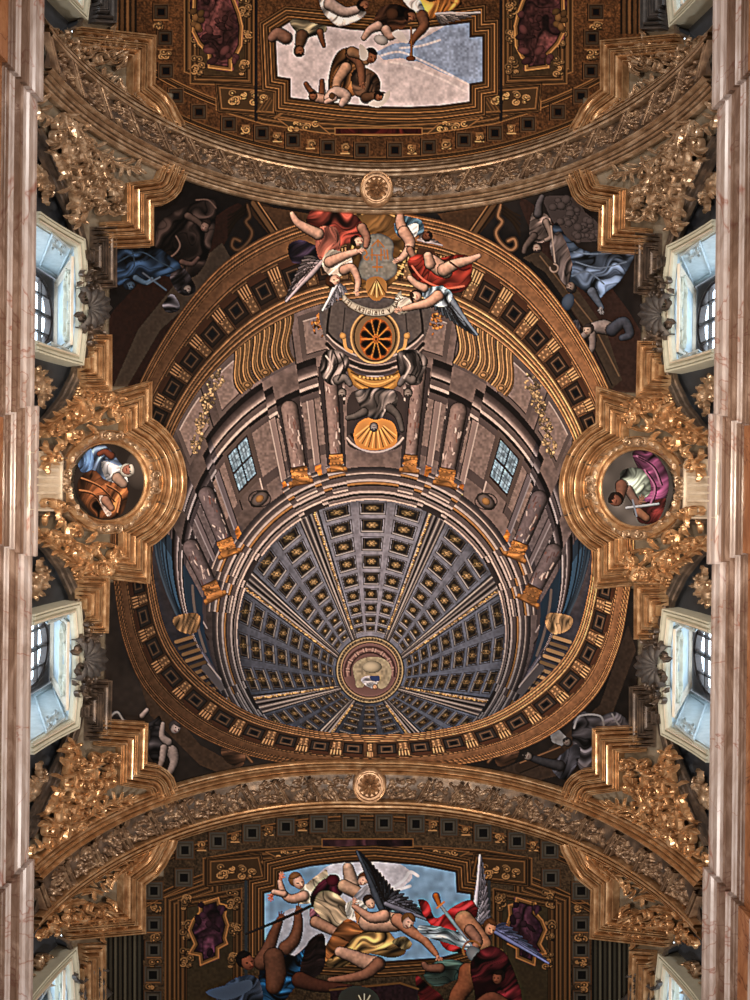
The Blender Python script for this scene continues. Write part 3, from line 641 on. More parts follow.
i = pid('dome', 'painted_shell', 'painted golden shell under the shield')
K.fill([(366,282),(372,277),(380,277),(386,282),(386,292),(380,300),(373,300),(367,293)], (166,112,58), i, s=True)
for k in range(7): K.stroke([(376.5, 279), (368+k*2.9, 297-abs(k-3)*1.3)], .9, (232,176,110) if k % 2 else (86,52,26))
i = pid('dome', 'painted_banner', 'painted white ribbon with an upside-down inscription')
up_ = sp([(343,293),(350,300),(362,306),(376,309),(388,307),(394,302),(396,295),(401,291)], False, 8); dn_ = [(x+(1.5 if x > 385 else -1), y+7.5) for x, y in up_]
K.fill(up_+dn_[::-1], (188,172,154), i, edge=.35, grain=.06); K.fill([(396,298),(408,298),(412,306),(404,314),(396,312)], (176,160,146), i, s=True, fold=(60,5,.3))
K.stroke(dn_, 1, (90,72,58))
GL = {'S': [(1,0,0,0),(0,0,0,1),(0,1,1,1),(1,1,1,2),(1,2,0,2)], 'V': [(0,0,.5,2),(.5,2,1,0)], 'P': [(0,2,0,0),(0,0,1,0),(1,0,1,1),(1,1,0,1)], 'R': [(0,2,0,0),(0,0,1,0),(1,0,1,1),(1,1,0,1),(.3,1,1,2)], 'A': [(0,2,.5,0),(.5,0,1,2),(.2,1.2,.8,1.2)], 'D': [(0,0,0,2),(0,0,1,.6),(1,.6,1,1.4),(1,1.4,0,2)], 'I': [(.5,0,.5,2)], 'E': [(0,0,0,2),(0,0,1,0),(0,1,.8,1),(0,2,1,2)], 'T': [(0,0,1,0),(.5,0,.5,2)], 'N': [(0,2,0,0),(0,0,1,2),(1,2,1,0)], 'C': [(1,0,0,0),(0,0,0,2),(0,2,1,2)], 'Q': [(0,0,1,0),(1,0,1,2),(1,2,0,2),(0,2,0,0),(.6,1.4,1.1,2.3)], 'X': [(0,0,1,2),(1,0,0,2)], ' ': []}
mid_ = [((a[0]+b[0])/2, (a[1]+b[1])/2) for a, b in zip(up_, dn_)]
def along(path, f):
    L = [math.hypot(path[i+1][0]-path[i][0], path[i+1][1]-path[i][1]) for i in range(len(path)-1)]; t = f*sum(L)
    for i, l in enumerate(L):
        if t <= l or i == len(L)-1: u = t/l; p, q = path[i], path[i+1]; return p[0]+(q[0]-p[0])*u, p[1]+(q[1]-p[1])*u, math.atan2(q[1]-p[1], q[0]-p[0])
        t -= l
TXT = 'SAPV A DIRIPIENT IEI'[::-1]
for k, ch in enumerate(TXT):
    x, y, an = along(mid_, .04+.92*(k+.5)/len(TXT))
    for (a, b, c_, d) in GL[ch]:
        f = lambda u, v: (x-(u-.5)*1.9*math.cos(an)+(v-1)*2.0*math.sin(an), y-(u-.5)*1.9*math.sin(an)-(v-1)*2.0*math.cos(an))
        K.stroke([f(a, b), f(c_, d)], .75, (96,62,36))
FL = (214,160,136); FD = (176,120,98); REDc = (160,58,44)
# left pair
i = pid('dome', 'painted_angel', 'painted angel in a rose red robe with arms stretched to the shield')
K.fill([(310,212),(326,206),(350,212),(362,222),(368,238),(360,242),(346,244),(334,252),(326,262),(318,252),(314,236),(306,226)], (150,60,48), i, s=True, fold=(70,9,.45), edge=.4)
K.fill([(288,246),(300,240),(316,246),(322,256),(306,262),(292,262)], (44,34,48), i, s=True, fold=(60,7,.5))
K.fill([(316,230),(336,228),(340,250),(326,262),(318,256)], (190,104,86), i, s=True, fold=(15,6,.35))
K.limb([(318,234),(306,228),(297,222),(292,214)], [5.5,4.4,3.4,2.2], FL, i); K.limb([(362,228),(367,238),(366,246)], [4.5,3.4,2.6], FD, i)
K.head(358,241,5.2, 40,FL,(52,30,22),i, up=150)
i = pid('dome', 'painted_angel', 'painted angel with pale wings on the left of the ribbon')
K.wing((322,262),(287,302),16,(150,132,136),i, side=1); K.wing((338,282),(322,310),13,(186,178,190),i, side=-1, n=9)
K.fill([(322,262),(330,250),(346,254),(352,262),(340,276),(328,274)], (206,178,160), i, s=True, fold=(40,7,.3)); K.limb([(330,262),(344,256),(356,252)], [5.4,4,3], FL, i); K.hand(359,251,-20,3,FL,i)
K.limb([(344,270),(352,268),(358,280),(357,290)], [4.6,3.8,3,2.4], FL, i); K.hand(357,291,90,2.8,FL,i); K.head(334,280,6, 10,FL,(84,46,26),i, up=120)
# right pair
i = pid('dome', 'painted_angel', 'painted cherub above the shield holding the frame')
K.fill([(394,226),(402,216),(420,220),(424,230),(414,238),(400,238)], (70,88,102), i, s=True, fold=(50,6,.6)); K.fill([(408,226),(418,224),(416,236),(408,236)], (196,196,200), i, s=True, fold=(70,5,.3))
K.limb([(404,232),(400,222),(401,212)], [5.5,4.4,2.6], FL, i); K.limb([(404,232),(410,242),(408,250)], [5.6,5,4], FL, i); K.limb([(408,250),(402,258),(398,260)], [3.6,3,2.2], FL, i); K.hand(397,261,160,2.6,FL,i); K.limb([(410,250),(414,258)], [3.2,2.4], FD, i)
K.wing((418,240),(442,246),9,(150,132,130),i, side=-1, n=8); K.head(427,236,5, -60,(120,70,50),(40,26,22),i, up=-30)
i = pid('dome', 'painted_angel', 'painted angel in a bright red cloak with long blue grey wings')
K.fill([(408,260),(420,254),(436,258),(462,254),(472,262),(470,284),(460,292),(444,292),(430,286),(418,282),(410,272)], (176,56,42), i, s=True, fold=(55,10,.5), edge=.4)
K.limb([(432,262),(440,268),(446,272)], [7,7.5,6], FL, i); K.limb([(444,270),(456,264),(470,260),(479,256)], [6.2,5,3.6,2.2], FL, i); K.limb([(430,264),(428,256)], [5,4], FL, i)
K.stroke(sp([(412,266),(424,280),(444,288),(464,286)], False, 6), 1.8, (222,96,74)); K.stroke(sp([(450,262),(462,270),(470,268)], False, 6), 1.8, (96,24,22))
K.wing((442,288),(478,334),19,(112,118,132),i, side=1); K.fill([(422,292),(440,286),(452,294),(446,306),(430,304)], (150,160,176), i, s=True, fold=(30,6,.5))
K.limb([(438,296),(428,303),(416,306),(404,309)], [5.4,4.4,3.4,2.6], FL, i); K.hand(400,310,170,3.2,FL,i); K.limb([(424,288),(416,284),(410,278)], [4,3.2,2.6], FL, i); K.head(416,296,5.8, 150,FL,(70,38,24),i, up=170)
K.mask = None
# =============================================================== the two end bays: painted architecture around an opening
def mirx(pts, ax): return [(2*ax-x, y) for x, y in pts]
gold = lambda k: [v*k for v in (150,100,56)]
def frame2(path, k, closed=False, side=1, n=3):
    sp_ = []
    for i in range(n): sp_ += [(.9, gold(1.0*k)), (1.5, gold(.62*k)), (.9, gold(.25*k)), (.8, gold(.75*k)), (.5, gold(.35*k))]
    K.lines(path, sp_, closed, side)
def scrollwork(cx, cy, w, h, k, seed, n=10, col=(176,126,76)):
    R = random.Random(seed)
    for i in range(n):
        x, y = cx+R.uniform(-w, w), cy+R.uniform(-h, h); r = R.uniform(1.6, 3.6); a0 = R.uniform(0, 360)
        K.stroke(arc(x+.6, y+.8, r, a0, a0+260, 8, r*.8), 1.5, sc(col, .3*k)); K.stroke(arc(x, y, r, a0, a0+260, 8, r*.8), 1.1, sc(col, k*R.uniform(.7, 1.2)))
        K.ell(x, y, .9, .9, 0, sc(col, 1.2*k))
for bay, key, base, k in ((1, 'upper', (98,60,32), 1.0), (2, 'lower', (66,50,34), .78)):
    m = (BAY == bay) & SPAN
    G0 = pid('end_'+key, 'painted_ground')
    K.rgb[m] = (np.array(base, np.float32)*(1+.16*K.n3[m]+.08*K.n4[m]+.06*K.n2[m])[:, None]); K.idm[m] = G0
    K.mask = m
    up = key == 'upper'; ax = 378.5 if up else 367.5
    # coffers
    cf = ([(229,124),(262,133),(293,140),(328,147),(362,150),(161,12),(165,38),(166,71),(199,112),(176,96)] if up else
          [(185,850),(218,841),(252,833),(286,827),(319,824),(351,823),(184,878),(154,891),(154,925),(154,950),(153,975),(153,1000)])
    ci = None
    tx = K.fn(K.X*.9, K.Y*.9)+.8*K.fn(K.X*.45+9, K.Y*.5); K.rgb[m] *= (1+.17*tx[m])[:, None]
    for t_ in range(7):                          # long painted mouldings parallel to the arch
        o_ = (t_*1.9+1.0); q_ = (-325-(o_ if t_ < 3 else o_+20)) if up else (328+(o_ if t_ < 3 else o_+24))
        pp = [unrect(dx, q_*19.3/float((H1+math.sqrt(max(0, H1*H1-((dx/F)**2+1)*(H1*H1-W*W))))/((dx/F)**2+1))) for dx in range(-230, 231, 10)]
        K.stroke(pp, 1.1, gold((.95, .5, .75)[t_ % 3]*k)); K.stroke([(a, b+1.2) for a, b in pp], .8, gold(.28*k))
    for x, y in cf:
        for X_ in (x, 2*ax-x):
            s = 7.4 if up else 9.0
            K.fill([(X_-s,y-s),(X_+s,y-s*1.05),(X_+s,y+s),(X_-s,y+s)], sc((56,36,22) if up else (74,68,60), k*1.15), ci)
            K.stroke([(X_-s,y-s),(X_+s,y-s*1.05),(X_+s,y+s),(X_-s,y+s)], 1.0, sc((100,68,42), k), closed=True); K.stroke([(X_-s-1,y-s-1),(X_-s-1,y+s+1)], 1, (28,18,12))
            K.fill([(X_-s*.45,y-s*.45),(X_+s*.45,y-s*.45),(X_+s*.45,y+s*.45),(X_-s*.45,y+s*.45)], (20,18,19)); K.stroke([(X_-s*.7,y-s*.7),(X_+s*.7,y-s*.7),(X_+s*.7,y+s*.7),(X_-s*.7,y+s*.7)], .9, sc((78,62,46), k), closed=True)
    for (x0, y0), (x1, y1) in zip(cf[:5], cf[1:5]):
        for X_ in ((x0+x1)/2, 2*ax-(x0+x1)/2):
            y = (y0+y1)/2; K.fill([(X_-4,y-4),(X_+4,y-4),(X_+3,y+5),(X_-3,y+5)], sc((134,88,50), k)); K.stroke([(X_-4,y+5),(X_+4,y+5)], 1.2, sc((190,140,88), k)); scrollwork(X_, y, 2, 2, k*.9, int(X_), 3)
    for i in range(5, len(cf)-1 if not up else 8):
        (x0, y0), (x1, y1) = cf[i], cf[i+1]
        if abs(x0-x1) > 8: continue
        for X_ in (x0, 2*ax-x0): scrollwork(X_, (y0+y1)/2, 4, 3, k*.9, int(X_+y0), 4); K.stroke([(X_-7,(y0+y1)/2-5),(X_+7,(y0+y1)/2-5)], 1, gold(k)); K.stroke([(X_-7,(y0+y1)/2+5),(X_+7,(y0+y1)/2+5)], 1, gold(.4*k))
    for q in range(12 if up else 16):              # painted upright bands beside the windows
        for sgn in (-1, 1):
            x_ = (106+q*2.7) if up else (106+q*2.4); xx = x_ if sgn < 0 else 2*ax-x_
            ya, yb = (-26, 33) if up else (936, 1032)
            K.stroke([(xx, ya), (xx, yb)], 2.2, sc((132,88,50) if up else (96,92,76), (.95, .45, .75, .35)[q % 4]*k))
    # long mouldings
    if up:
        big = [(184,-26),(184,72),(216,84),(216,110),(262,124),(320,133),(378.5,136)]; pan = [(190,-26),(190,84),(254,86),(254,-26)]
        red = [(193,-10),(232,-8),(240,13),(243,26),(242,46),(236,58),(232,61),(232,71),(208,68),(208,55),(198,44),(192,32)]
        capan = [(220,88),(274,92),(273,112),(222,108)]; skyp = [(275,31),(289,22),(330,26),(350,29),(378,31),(420,28),(470,22),(470,37),(483,36),(483,82),(470,84),(470,102),(440,106),(410,107.5),(378,107),(340,104),(290,98),(290,79),(277,77)]
        strip = [(335,128),(422,128),(422,134.5),(335,134.5)]; redc = (92,50,48); skyc = (204,184,184)
    else:
        big = [(165,1030),(165,897),(203,884),(203,858),(250,850),(310,846),(367.5,845)]; pan = [(178,1030),(178,900),(242,888),(242,1030)]
        red = [(199,903),(219,897),(220,903),(227,905),(226,916),(229,925),(226,938),(228,944),(219,949),(219,958),(200,966),(199,956),(188,954),(194,944),(188,930),(192,920),(199,912)]
        capan = [(211,862),(258,858),(262,876),(211,882)]; skyp = [(264,893),(279,890),(279,873),(310,866),(345,862),(375,861),(420,865),(456,872),(457,892),(471,894),(471,950),(440,958),(380,962),(300,958),(264,948)]
        strip = [(322,839),(413,839),(413,847),(322,847)]; redc = (58,30,44); skyc = (112,148,186)
    for sgn in (1, -1):
        f = (lambda q: q) if sgn > 0 else (lambda q: mirx(q, ax))
        frame2(f(big), k, False, -sgn if up else sgn, 4)
        K.fill(f(pan), sc((104,74,44) if up else (98,78,50), k*.8), grain=.1); frame2(f(pan), k*.95, False, -sgn if up else sgn, 2)
        pc = (sum(p[0] for p in f(red))/len(red), sum(p[1] for p in red)/len(red))
        for dx_, dy_ in ((-26,-30),(26,-30),(-26,28),(26,28),(-27,0),(27,0)): scrollwork(pc[0]+dx_*.9, pc[1]+dy_, 4, 8, k*.85, int(dx_+dy_+sgn), 9)
        ri = pid('end_'+key, 'painted_panel', ('rose red painted panel with worn figures' if up else 'dark purple painted panel'))
        K.fill(f(red), redc, ri, s=True, grain=.2, fold=(40,14,.35))
        rr = f(red); K.lines(rr+[rr[0]], [(1.4, gold(1.3*k)), (2, gold(.9*k)), (1, gold(.35*k))], False, 1 if sgn > 0 else -1)
        R = random.Random(5 if up else 9)
        for q in range(16 if up else 10): K.ell(pc[0]+R.uniform(-15, 15), pc[1]+R.uniform(-26, 26), R.uniform(3, 7), R.uniform(2, 4), R.uniform(0, 180), sc(redc, R.uniform(.7, 1.3)))
        if up:
            gx = 197 if sgn > 0 else 2*ax-197
            for q in range(7): K.ell(gx+4*math.cos(q), 20+9*math.sin(q*1.7), 4.4, 3.4, 50*q, gold(.72+.12*(q % 3)), ri); 
        K.fill(f(capan), sc((88,60,34), k)); frame2(f(capan), k, True, -sgn, 1); scrollwork(sum(p[0] for p in f(capan))/4, capan[0][1]+10, 17, 5, k, 3, 16)
        K.stroke(f([(256,-26),(256,120)] if up else [(246,882),(246,1030)]), 3.2, (44,34,30) if up else (50,52,54))
        K.stroke(f([(275,118),(300,100)] if up else [(262,862),(290,872)]), 2.4, gold(.9*k))
        cap2 = [(278,119),(318,124),(330,134),(290,128)] if up else [(266,852),(312,848),(306,860),(282,860)]
        K.fill(f(cap2), sc((84,60,36), k)); scrollwork(sum(p[0] for p in f(cap2))/4, sum(p[1] for p in cap2)/4, 15, 3, k, 8, 10); K.stroke(f(cap2), 1, gold(k), closed=True)
        for q in (0, 1, 2): K.stroke(f([(257+4*q,112 if up else 882),(268+2*q,96+2*q if up else 876)]), 1.2, gold(.8*k))
    K.fill(strip, sc((92,30,22) if up else (60,34,38), .9), fold=(0,12,.3)); K.stroke(strip, 1, gold(k), closed=True)
    # nested mouldings round the sky opening
    for q in range(5):
        o = 1.5+q*3.0; pp = offset(skyp, -o, True) if up else offset(skyp, -o, True)
        K.stroke(pp, 3.1, gold((.62 if q % 2 else .5)*k), closed=True); K.stroke(offset(pp, -1.0, True), 1.0, gold((1.15 if q % 2 else .85)*k), closed=True); K.stroke(offset(pp, -1.9, True), .8, gold(.28*k), closed=True)
    SK = pid('end_'+key, 'painted_sky', 'pale lilac painted sky with a patch of blue' if up else 'bright blue painted sky with pale clouds')
    K.fill(skyp, skyc, SK)
    smask = m & (K.idm == SK); K.mask = smask
    if up:
        K.fill([(376,52),(392,44),(420,40),(452,22),(484,20),(484,86),(470,84),(440,72),(420,62),(400,58),(384,60)], (146,160,190), SK, grain=.05)
        for p_ in ([(380,56),(400,52),(425,62),(445,72),(468,84)],[(390,62),(410,66),(440,78),(466,92)],[(400,48),(420,46),(440,40)]): K.stroke(sp(p_, False, 6), 2.2, (222,204,202), .6)
        K.rgb[smask] *= (1+.07*K.n2[smask]+.05*K.n4[smask]+.05*K.n1[smask])[:, None]
        K.stroke(skyp, 1.4, (60,40,30), closed=True)
    else:
        K.fill([(340,862),(390,861),(412,874),(404,886),(380,900),(350,905),(320,895),(318,875)], (172,172,188), SK, s=True, grain=.05)
        K.fill([(264,946),(276,920),(296,908),(330,920),(330,960),(264,960)], (150,152,168), SK, s=True, grain=.05)
        for p_ in ([(392,888),(404,880),(410,872),(418,876)],[(384,896),(398,890),(410,886)]): K.stroke(sp(p_, False, 6), 3, (186,190,204), .8)
        K.rgb[smask] *= (1+.08*K.n2[smask]+.06*K.n1[smask])[:, None]
        K.stroke(skyp, 1.2, (40,32,28), closed=True)
    K.mask = m
# ---- figures of the upper opening
K.mask = (BAY == 1)
br = (150,98,60); sk = (150,92,62); skl = (206,160,140)
i = pid('end_upper', 'painted_figure', 'painted bearded figure in an ochre robe seated on the edge of the sky opening')
K.fill([(328,86),(332,62),(340,50),(350,48),(358,56),(362,70),(360,90),(350,98),(334,98)], (150,96,56), i, s=True, fold=(20,8,.5), edge=.4)
K.fill([(352,72),(366,68),(378,76),(380,90),(368,98),(354,94)], (84,58,42), i, s=True, fold=(50,7,.5))
K.limb([(352,54),(360,64),(362,84)], [6,4.4,3], sk, i); K.limb([(352,52),(362,56),(366,62)], [5,4,3], (170,120,84), i)
K.limb([(346,68),(338,80),(336,90)], [5.4,4.6,3.6], (206,150,116), i)
K.head(371,57,6.4, 40,sk,(54,34,22),i, up=-60); K.hand(363,84,90,3,sk,i)
K.fill([(360,44),(368,52),(366,60),(360,58)], (196,178,166), i, s=True)
i = pid('end_upper', 'painted_angel', 'painted winged child at the lower edge of the sky opening')
K.limb([(366,98),(378,96),(386,96)], [5,4,3], (110,72,48), i); K.fill([(368,104),(384,94),(390,90),(389,98),(380,107)], (200,182,170), i, s=True); K.head(379,97,4.6, 0,sk,(44,28,20),i, up=-60)
for (x, y, nm) in ((318,98,'painted curly child reaching up with both arms'),(338,98,'painted pale child crouching')):
    i = pid('end_upper', 'painted_cherub', nm)
    if x == 318: K.limb([(316,96),(310,90),(306,84)], [3,2.4,2], sk, i); K.limb([(322,94),(322,86),(322,81)], [3,2.4,2], sk, i); K.limb([(318,98),(330,100)], [4.4,4], (190,140,116), i); K.head(313,96,4.4, -90,sk,(54,36,26),i, up=-90)
    else: K.limb([(328,98),(336,92),(346,96),(342,104)], [4,5.4,5,3], (206,166,148), i); K.limb([(334,98),(326,102)], [3,2], skl, i); K.ell(332,96,3.4,3.6,0,(120,80,52),i)
i = pid('end_upper', 'painted_angel', 'painted figure in a striped grey cloak hanging head down on the left')
K.fill([(290,22),(300,18),(316,24),(326,26),(326,32),(314,36),(304,38),(296,32)], (112,98,76), i, s=True, fold=(60,7,.6), edge=.3)
K.limb([(302,36),(300,44)], [6,4.6], (124,84,58), i); K.limb([(320,32),(322,40),(324,46)], [3,2.2,1.6], sk, i); K.limb([(286,38),(278,34),(272,38)], [6,6,4], (160,110,88), i); K.head(299.5,51,5.4, 60,sk,(48,28,18),i, up=80)
i = pid('end_upper', 'painted_angel', 'painted angel with a dark wing in the middle of the upper edge')
K.fill([(374,22),(380,8),(396,4),(412,12),(408,24),(394,32),(380,30)], (60,36,24), i, s=True, fold=(70,6,.6)); K.limb([(378,26),(370,30),(364,38)], [4.6,3.6,2.6], skl, i); K.limb([(386,30),(390,36),(396,34)], [4.6,4,3], skl, i)
K.ell(381,40,7.5,5,20,(190,176,170),i); K.fill([(392,34),(400,30),(408,42),(402,42)], (206,190,184), i, s=True); K.ell(392,14,6,6,0,(96,56,34),i)
i = pid('end_upper', 'painted_angel', 'painted pale angel with white drapery at the top left')
K.fill([(318,-10),(334,0),(350,10),(366,12),(358,20),(340,26),(330,20),(322,10)], (170,152,142), i, s=True, fold=(50,8,.5), edge=.3); K.limb([(330,4),(344,12),(356,10)], [6,5,4], (204,170,156), i); K.head(364,5,5.6, 60,sk,(44,26,18),i, up=120)
i = pid('end_upper', 'painted_angel', 'painted angel in orange blowing a long trumpet downward')
K.fill([(414,-10),(430,2),(450,-6),(462,4),(440,14),(424,20),(408,8)], (186,110,50), i, s=True, fold=(30,8,.5), edge=.3); K.fill([(400,-6),(418,-2),(426,16),(410,8)], (200,184,176), i, s=True, fold=(40,6,.4))
K.wing((436,14),(480,12),11,(176,156,148),i, side=1, n=8); K.limb([(422,16),(424,26),(416,36),(412,42)], [5.6,4.6,3.4,2.6], sk, i); K.head(411,16,5.6, 100,sk,(48,26,16),i, up=170); K.hand(412,42,90,3,sk,i)
tr = pid('end_upper', 'painted_trumpet'); K.limb([(411,28),(411.5,44),(411,56)], [1.1,1.1,1.6], (170,108,64), tr); K.ell(411,58.5,5,3,0,(136,76,44),tr)
# ---- figures of the lower opening
K.mask = (BAY == 2)
i = pid('end_lower', 'painted_figure', 'painted figure in ivory drapery falling with arms spread')
K.fill([(293,900),(306,884),(322,872),(327,870),(327,882),(316,900),(304,904)], (176,162,144), i, s=True, fold=(140,6,.3)); K.limb([(304,896),(292,899),(284,894),(280,882)], [5,4,3.4,2.4], skl, i); K.hand(281,878,-80,3.4,(216,130,104),i); K.hand(272,895,110,3.6,(216,120,96),i); K.limb([(284,894),(274,892)], [3,2.4], skl, i)
K.head(298,882,7, 30,skl,(140,96,60),i, up=-110)
i = pid('end_lower', 'painted_figure', 'painted figure in a crimson and buff robe seen from behind')
K.fill([(310,898),(316,886),(326,878),(338,880),(343,892),(336,898),(324,896),(314,908)], (104,34,56), i, s=True, fold=(60,8,.5), edge=.4)
K.fill([(314,904),(320,892),(332,892),(344,900),(350,912),(346,924),(330,930),(316,920)], (166,144,118), i, s=True, fold=(120,8,.4), edge=.3)
K.fill([(310,908),(320,916),(322,926),(312,926)], (150,96,112), i, s=True, fold=(50,5,.4)); K.limb([(316,922),(328,928),(336,932)], [5.6,5,4], (186,136,112), i)
K.ell(333,880,7,6,0,(96,24,40),i)
i = pid('end_lower', 'painted_angel', 'painted young angel leaning over at the top of the opening')
K.limb([(352,884),(350,876),(348,868)], [7,6,5], (196,160,140), i); K.limb([(344,886),(356,892)], [6,6], (200,156,130), i); K.fill([(362,888),(372,884),(376,896),(366,900),(352,900)], (150,148,160), i, s=True, fold=(50,6,.3)); K.head(363,880,5.6, 80,skl,(110,64,36),i, up=-30)
i = pid('end_lower', 'painted_angel', 'painted angel with a lute and dark spread wings')
K.fill([(346,904),(358,900),(368,906),(360,920),(348,918)], (170,164,156), i, s=True, fold=(30,6,.4)); K.head(370,903,5.6, 60,(200,160,140),(74,50,34),i, up=-120)
K.fill([(353,906),(359,904),(362,924),(368,926),(364,932),(358,930),(356,920)], (178,120,74), i); K.ell(361,926,4.2,4.2,0,(206,186,160),i); K.ell(361,926,1.3,1.3,0,(30,20,16),i,False)
i = pid('end_lower', 'painted_angel', 'central painted nude angel in ochre drapery with huge blue black wing')
K.wing((384,914),(356,852),20,(66,72,86),i, side=1, n=14); K.wing((386,904),(430,922),17,(104,104,122),i, side=-1, n=9)
K.fill([(322,956),(330,938),(342,922),(352,920),(364,932),(358,946),(346,958),(330,962)], (164,98,52), i, s=True, fold=(100,9,.45), edge=.35)
K.fill([(326,962),(344,946),(366,930),(386,930),(396,940),(406,952),(392,958),(366,954),(346,966),(332,968)], (140,106,62), i, s=True, fold=(60,9,.6), edge=.4)
K.limb([(368,922),(382,922),(396,922)], [9,10,9], (216,166,140), i); K.limb([(398,920),(412,932),(424,940),(436,954)], [6.6,5,4,2.6], (200,134,104), i); K.limb([(384,916),(372,918),(362,912),(354,906)], [6,4.6,3.4,2.4], FL, i); K.hand(354,903,-80,3,FL,i); K.hand(438,957,50,3.2,(198,136,108),i)
K.limb([(340,952),(352,956),(366,962),(378,964)], [5,6,7.5,7], (212,160,134), i); K.limb([(378,964),(366,974),(350,978),(330,980)], [6,5,4,2.4], (160,104,80), i); K.head(408,922,6.6, 60,skl,(128,84,46),i, up=-40)
K.fill([(392,942),(404,936),(412,944),(406,950)], (96,84,58), i, s=True, fold=(40,5,.4))
i = pid('end_lower', 'painted_angel', 'painted angel in a red cloak raising a sword beside tall white wings')
K.wing((474,926),(479,855),15,(168,160,178),i, side=1, n=12); K.wing((492,930),(548,964),13,(104,110,158),i, side=-1, n=10)
K.fill([(418,900),(428,902),(436,918),(454,906),(470,900),(478,910),(472,924),(458,928),(456,944),(470,952),(446,950),(434,930),(424,916)], (146,34,38), i, s=True, fold=(60,8,.55), edge=.4)
K.fill([(418,926),(436,926),(452,930),(468,936),(474,950),(450,944),(424,936)], (150,166,184), i, s=True, fold=(100,5,.5))
K.limb([(464,920),(474,932),(484,944)], [9,9,7], (204,136,100), i); K.limb([(470,930),(478,942),(470,952)], [5,4.4,3], FD, i); K.head(490,928,6.4, 60,(206,140,104),(110,66,36),i, up=-60)
j = pid('end_lower', 'painted_sword'); K.limb([(441,906),(456,926),(472,946)], [1.8,1.6,1], (150,160,176), j); K.limb([(436,896),(439,904)], [2.8,2], (196,110,50), j); K.stroke([(437,908),(444,902)], 2, (206,130,66), id=j)
i = pid('end_lower', 'painted_figure', 'painted muscular man in blue cloth thrusting a long spear')
K.fill([(256,1000),(262,960),(280,948),(292,956),(304,948),(318,934),(324,944),(318,966),(296,986),(270,1020),(250,1020)], (24,62,98), i, s=True, fold=(110,8,.8), edge=.4)
K.fill([(306,946),(318,934),(325,938),(324,968),(310,980),(298,984)], (38,26,26), i, s=True, fold=(80,6,.4))
K.limb([(262,962),(268,950),(274,934),(279,922)], [8,6.4,5,3.6], (122,74,54), i); K.limb([(286,948),(294,940),(298,926),(298,914)], [7,6,4.8,3.6], (132,82,60), i); K.limb([(274,958),(276,974),(274,986)], [10,10,8], (118,72,52), i); K.hand(279,919,-60,4.4,(124,76,56),i); K.hand(297,912,-70,4.4,(134,84,60),i)
K.limb([(300,980),(320,986),(352,988)], [8,6,3], (96,52,38), i); K.head(247,962,8, 20,(140,76,54),(32,22,20),i, up=-110)
j = pid('end_lower', 'painted_spear'); K.limb([(246,934),(280,920),(311,906)], [1.2,1.7,1.7], (44,36,34), j)
i = pid('end_lower', 'painted_figure', 'painted man in a blue grey helmet at the left edge')
K.fill([(216,1020),(220,992),(236,978),(254,976),(262,990),(260,1020)], (44,56,76), i, s=True, fold=(40,9,.5)); K.fill([(206,992),(232,984),(250,980),(250,990),(226,1000)], (66,84,112), i, s=True)
i = pid('end_lower', 'painted_figure', 'painted tumbling figure in sea green cloth and armour')
K.fill([(424,974),(436,962),(456,960),(470,966),(472,974),(456,980),(440,986),(430,984)], (84,112,104), i, s=True, fold=(100,8,.45), edge=.3); K.ell(474,954,9,7,50,(120,122,130),i); K.stroke(arc(472,950,9,150,330,12), 2, (150,96,50), id=i)
K.limb([(468,972),(466,984),(458,996),(452,1016)], [9,9,8,6], (156,88,56), i); K.limb([(440,968),(428,968),(424,964)], [4.4,3.4,2.4], (140,92,72), i)
i = pid('end_lower', 'painted_figure', 'painted falling figure wrapped in dark red cloth')
K.fill([(478,952),(492,946),(506,954),(516,976),(522,1000),(512,1020),(480,1020),(474,990),(470,966)], (86,24,30), i, s=True, fold=(60,9,.6), edge=.4); K.fill([(416,976),(430,986),(444,1000),(436,1018),(420,1000)], (84,22,24), i, s=True, fold=(50,7,.5))
K.head(498,978,5.6, 160,(130,70,50),(40,22,18),i, up=-90); K.limb([(480,1004),(492,998),(508,1006)], [5,6,5], (132,72,52), i)
i = pid('end_lower', 'painted_panel'); K.fill([(338,986),(400,984),(418,990),(418,1030),(330,1030),(330,990)], (48,28,34), i, grain=.2); K.stroke([(330,990),(400,983),(418,989)], 2, gold(.7))
K.fill([(338,1000),(345,989),(358,986),(372,990),(380,1002),(380,1030),(338,1030)], (60,62,58), i, s=True); 
for q in range(7): K.stroke([(364,1006),(356+q*2.8,994+abs(q-3)*.8)], 1, (190,180,150) if q % 2 else (70,62,50))
K.mask = None
# fine brushwork over everything painted: crisper edges and a deeper tone curve
def blur(a, r):
    for ax_ in (0, 1):
        c = np.cumsum(np.concatenate([np.repeat(a.take([0], ax_), r+1, ax_), a, np.repeat(a.take([-1], ax_), r, ax_)], ax_), ax_, dtype=np.float64)
        n = a.shape[ax_]; a = ((c.take(range(2*r+1, 2*r+1+n), ax_)-c.take(range(0, n), ax_))/(2*r+1)).astype(np.float32)
    return a
K.rgb += .75*(K.rgb-blur(K.rgb, 2))+.35*(K.rgb-blur(K.rgb, 8))
np.clip(K.rgb, 2, 252, out=K.rgb); lum_ = K.rgb.mean(-1, keepdims=True); K.rgb[:] = (lum_+.88*(K.rgb-lum_))*((lum_/255)**.22*1.02)
pm_ = K.idm > 0
K.rgb[pm_] *= (1+.05*(K.R.rand(int(pm_.sum())).astype(np.float32)-.5))[:, None]
np.clip(K.rgb, 3, 250, out=K.rgb)
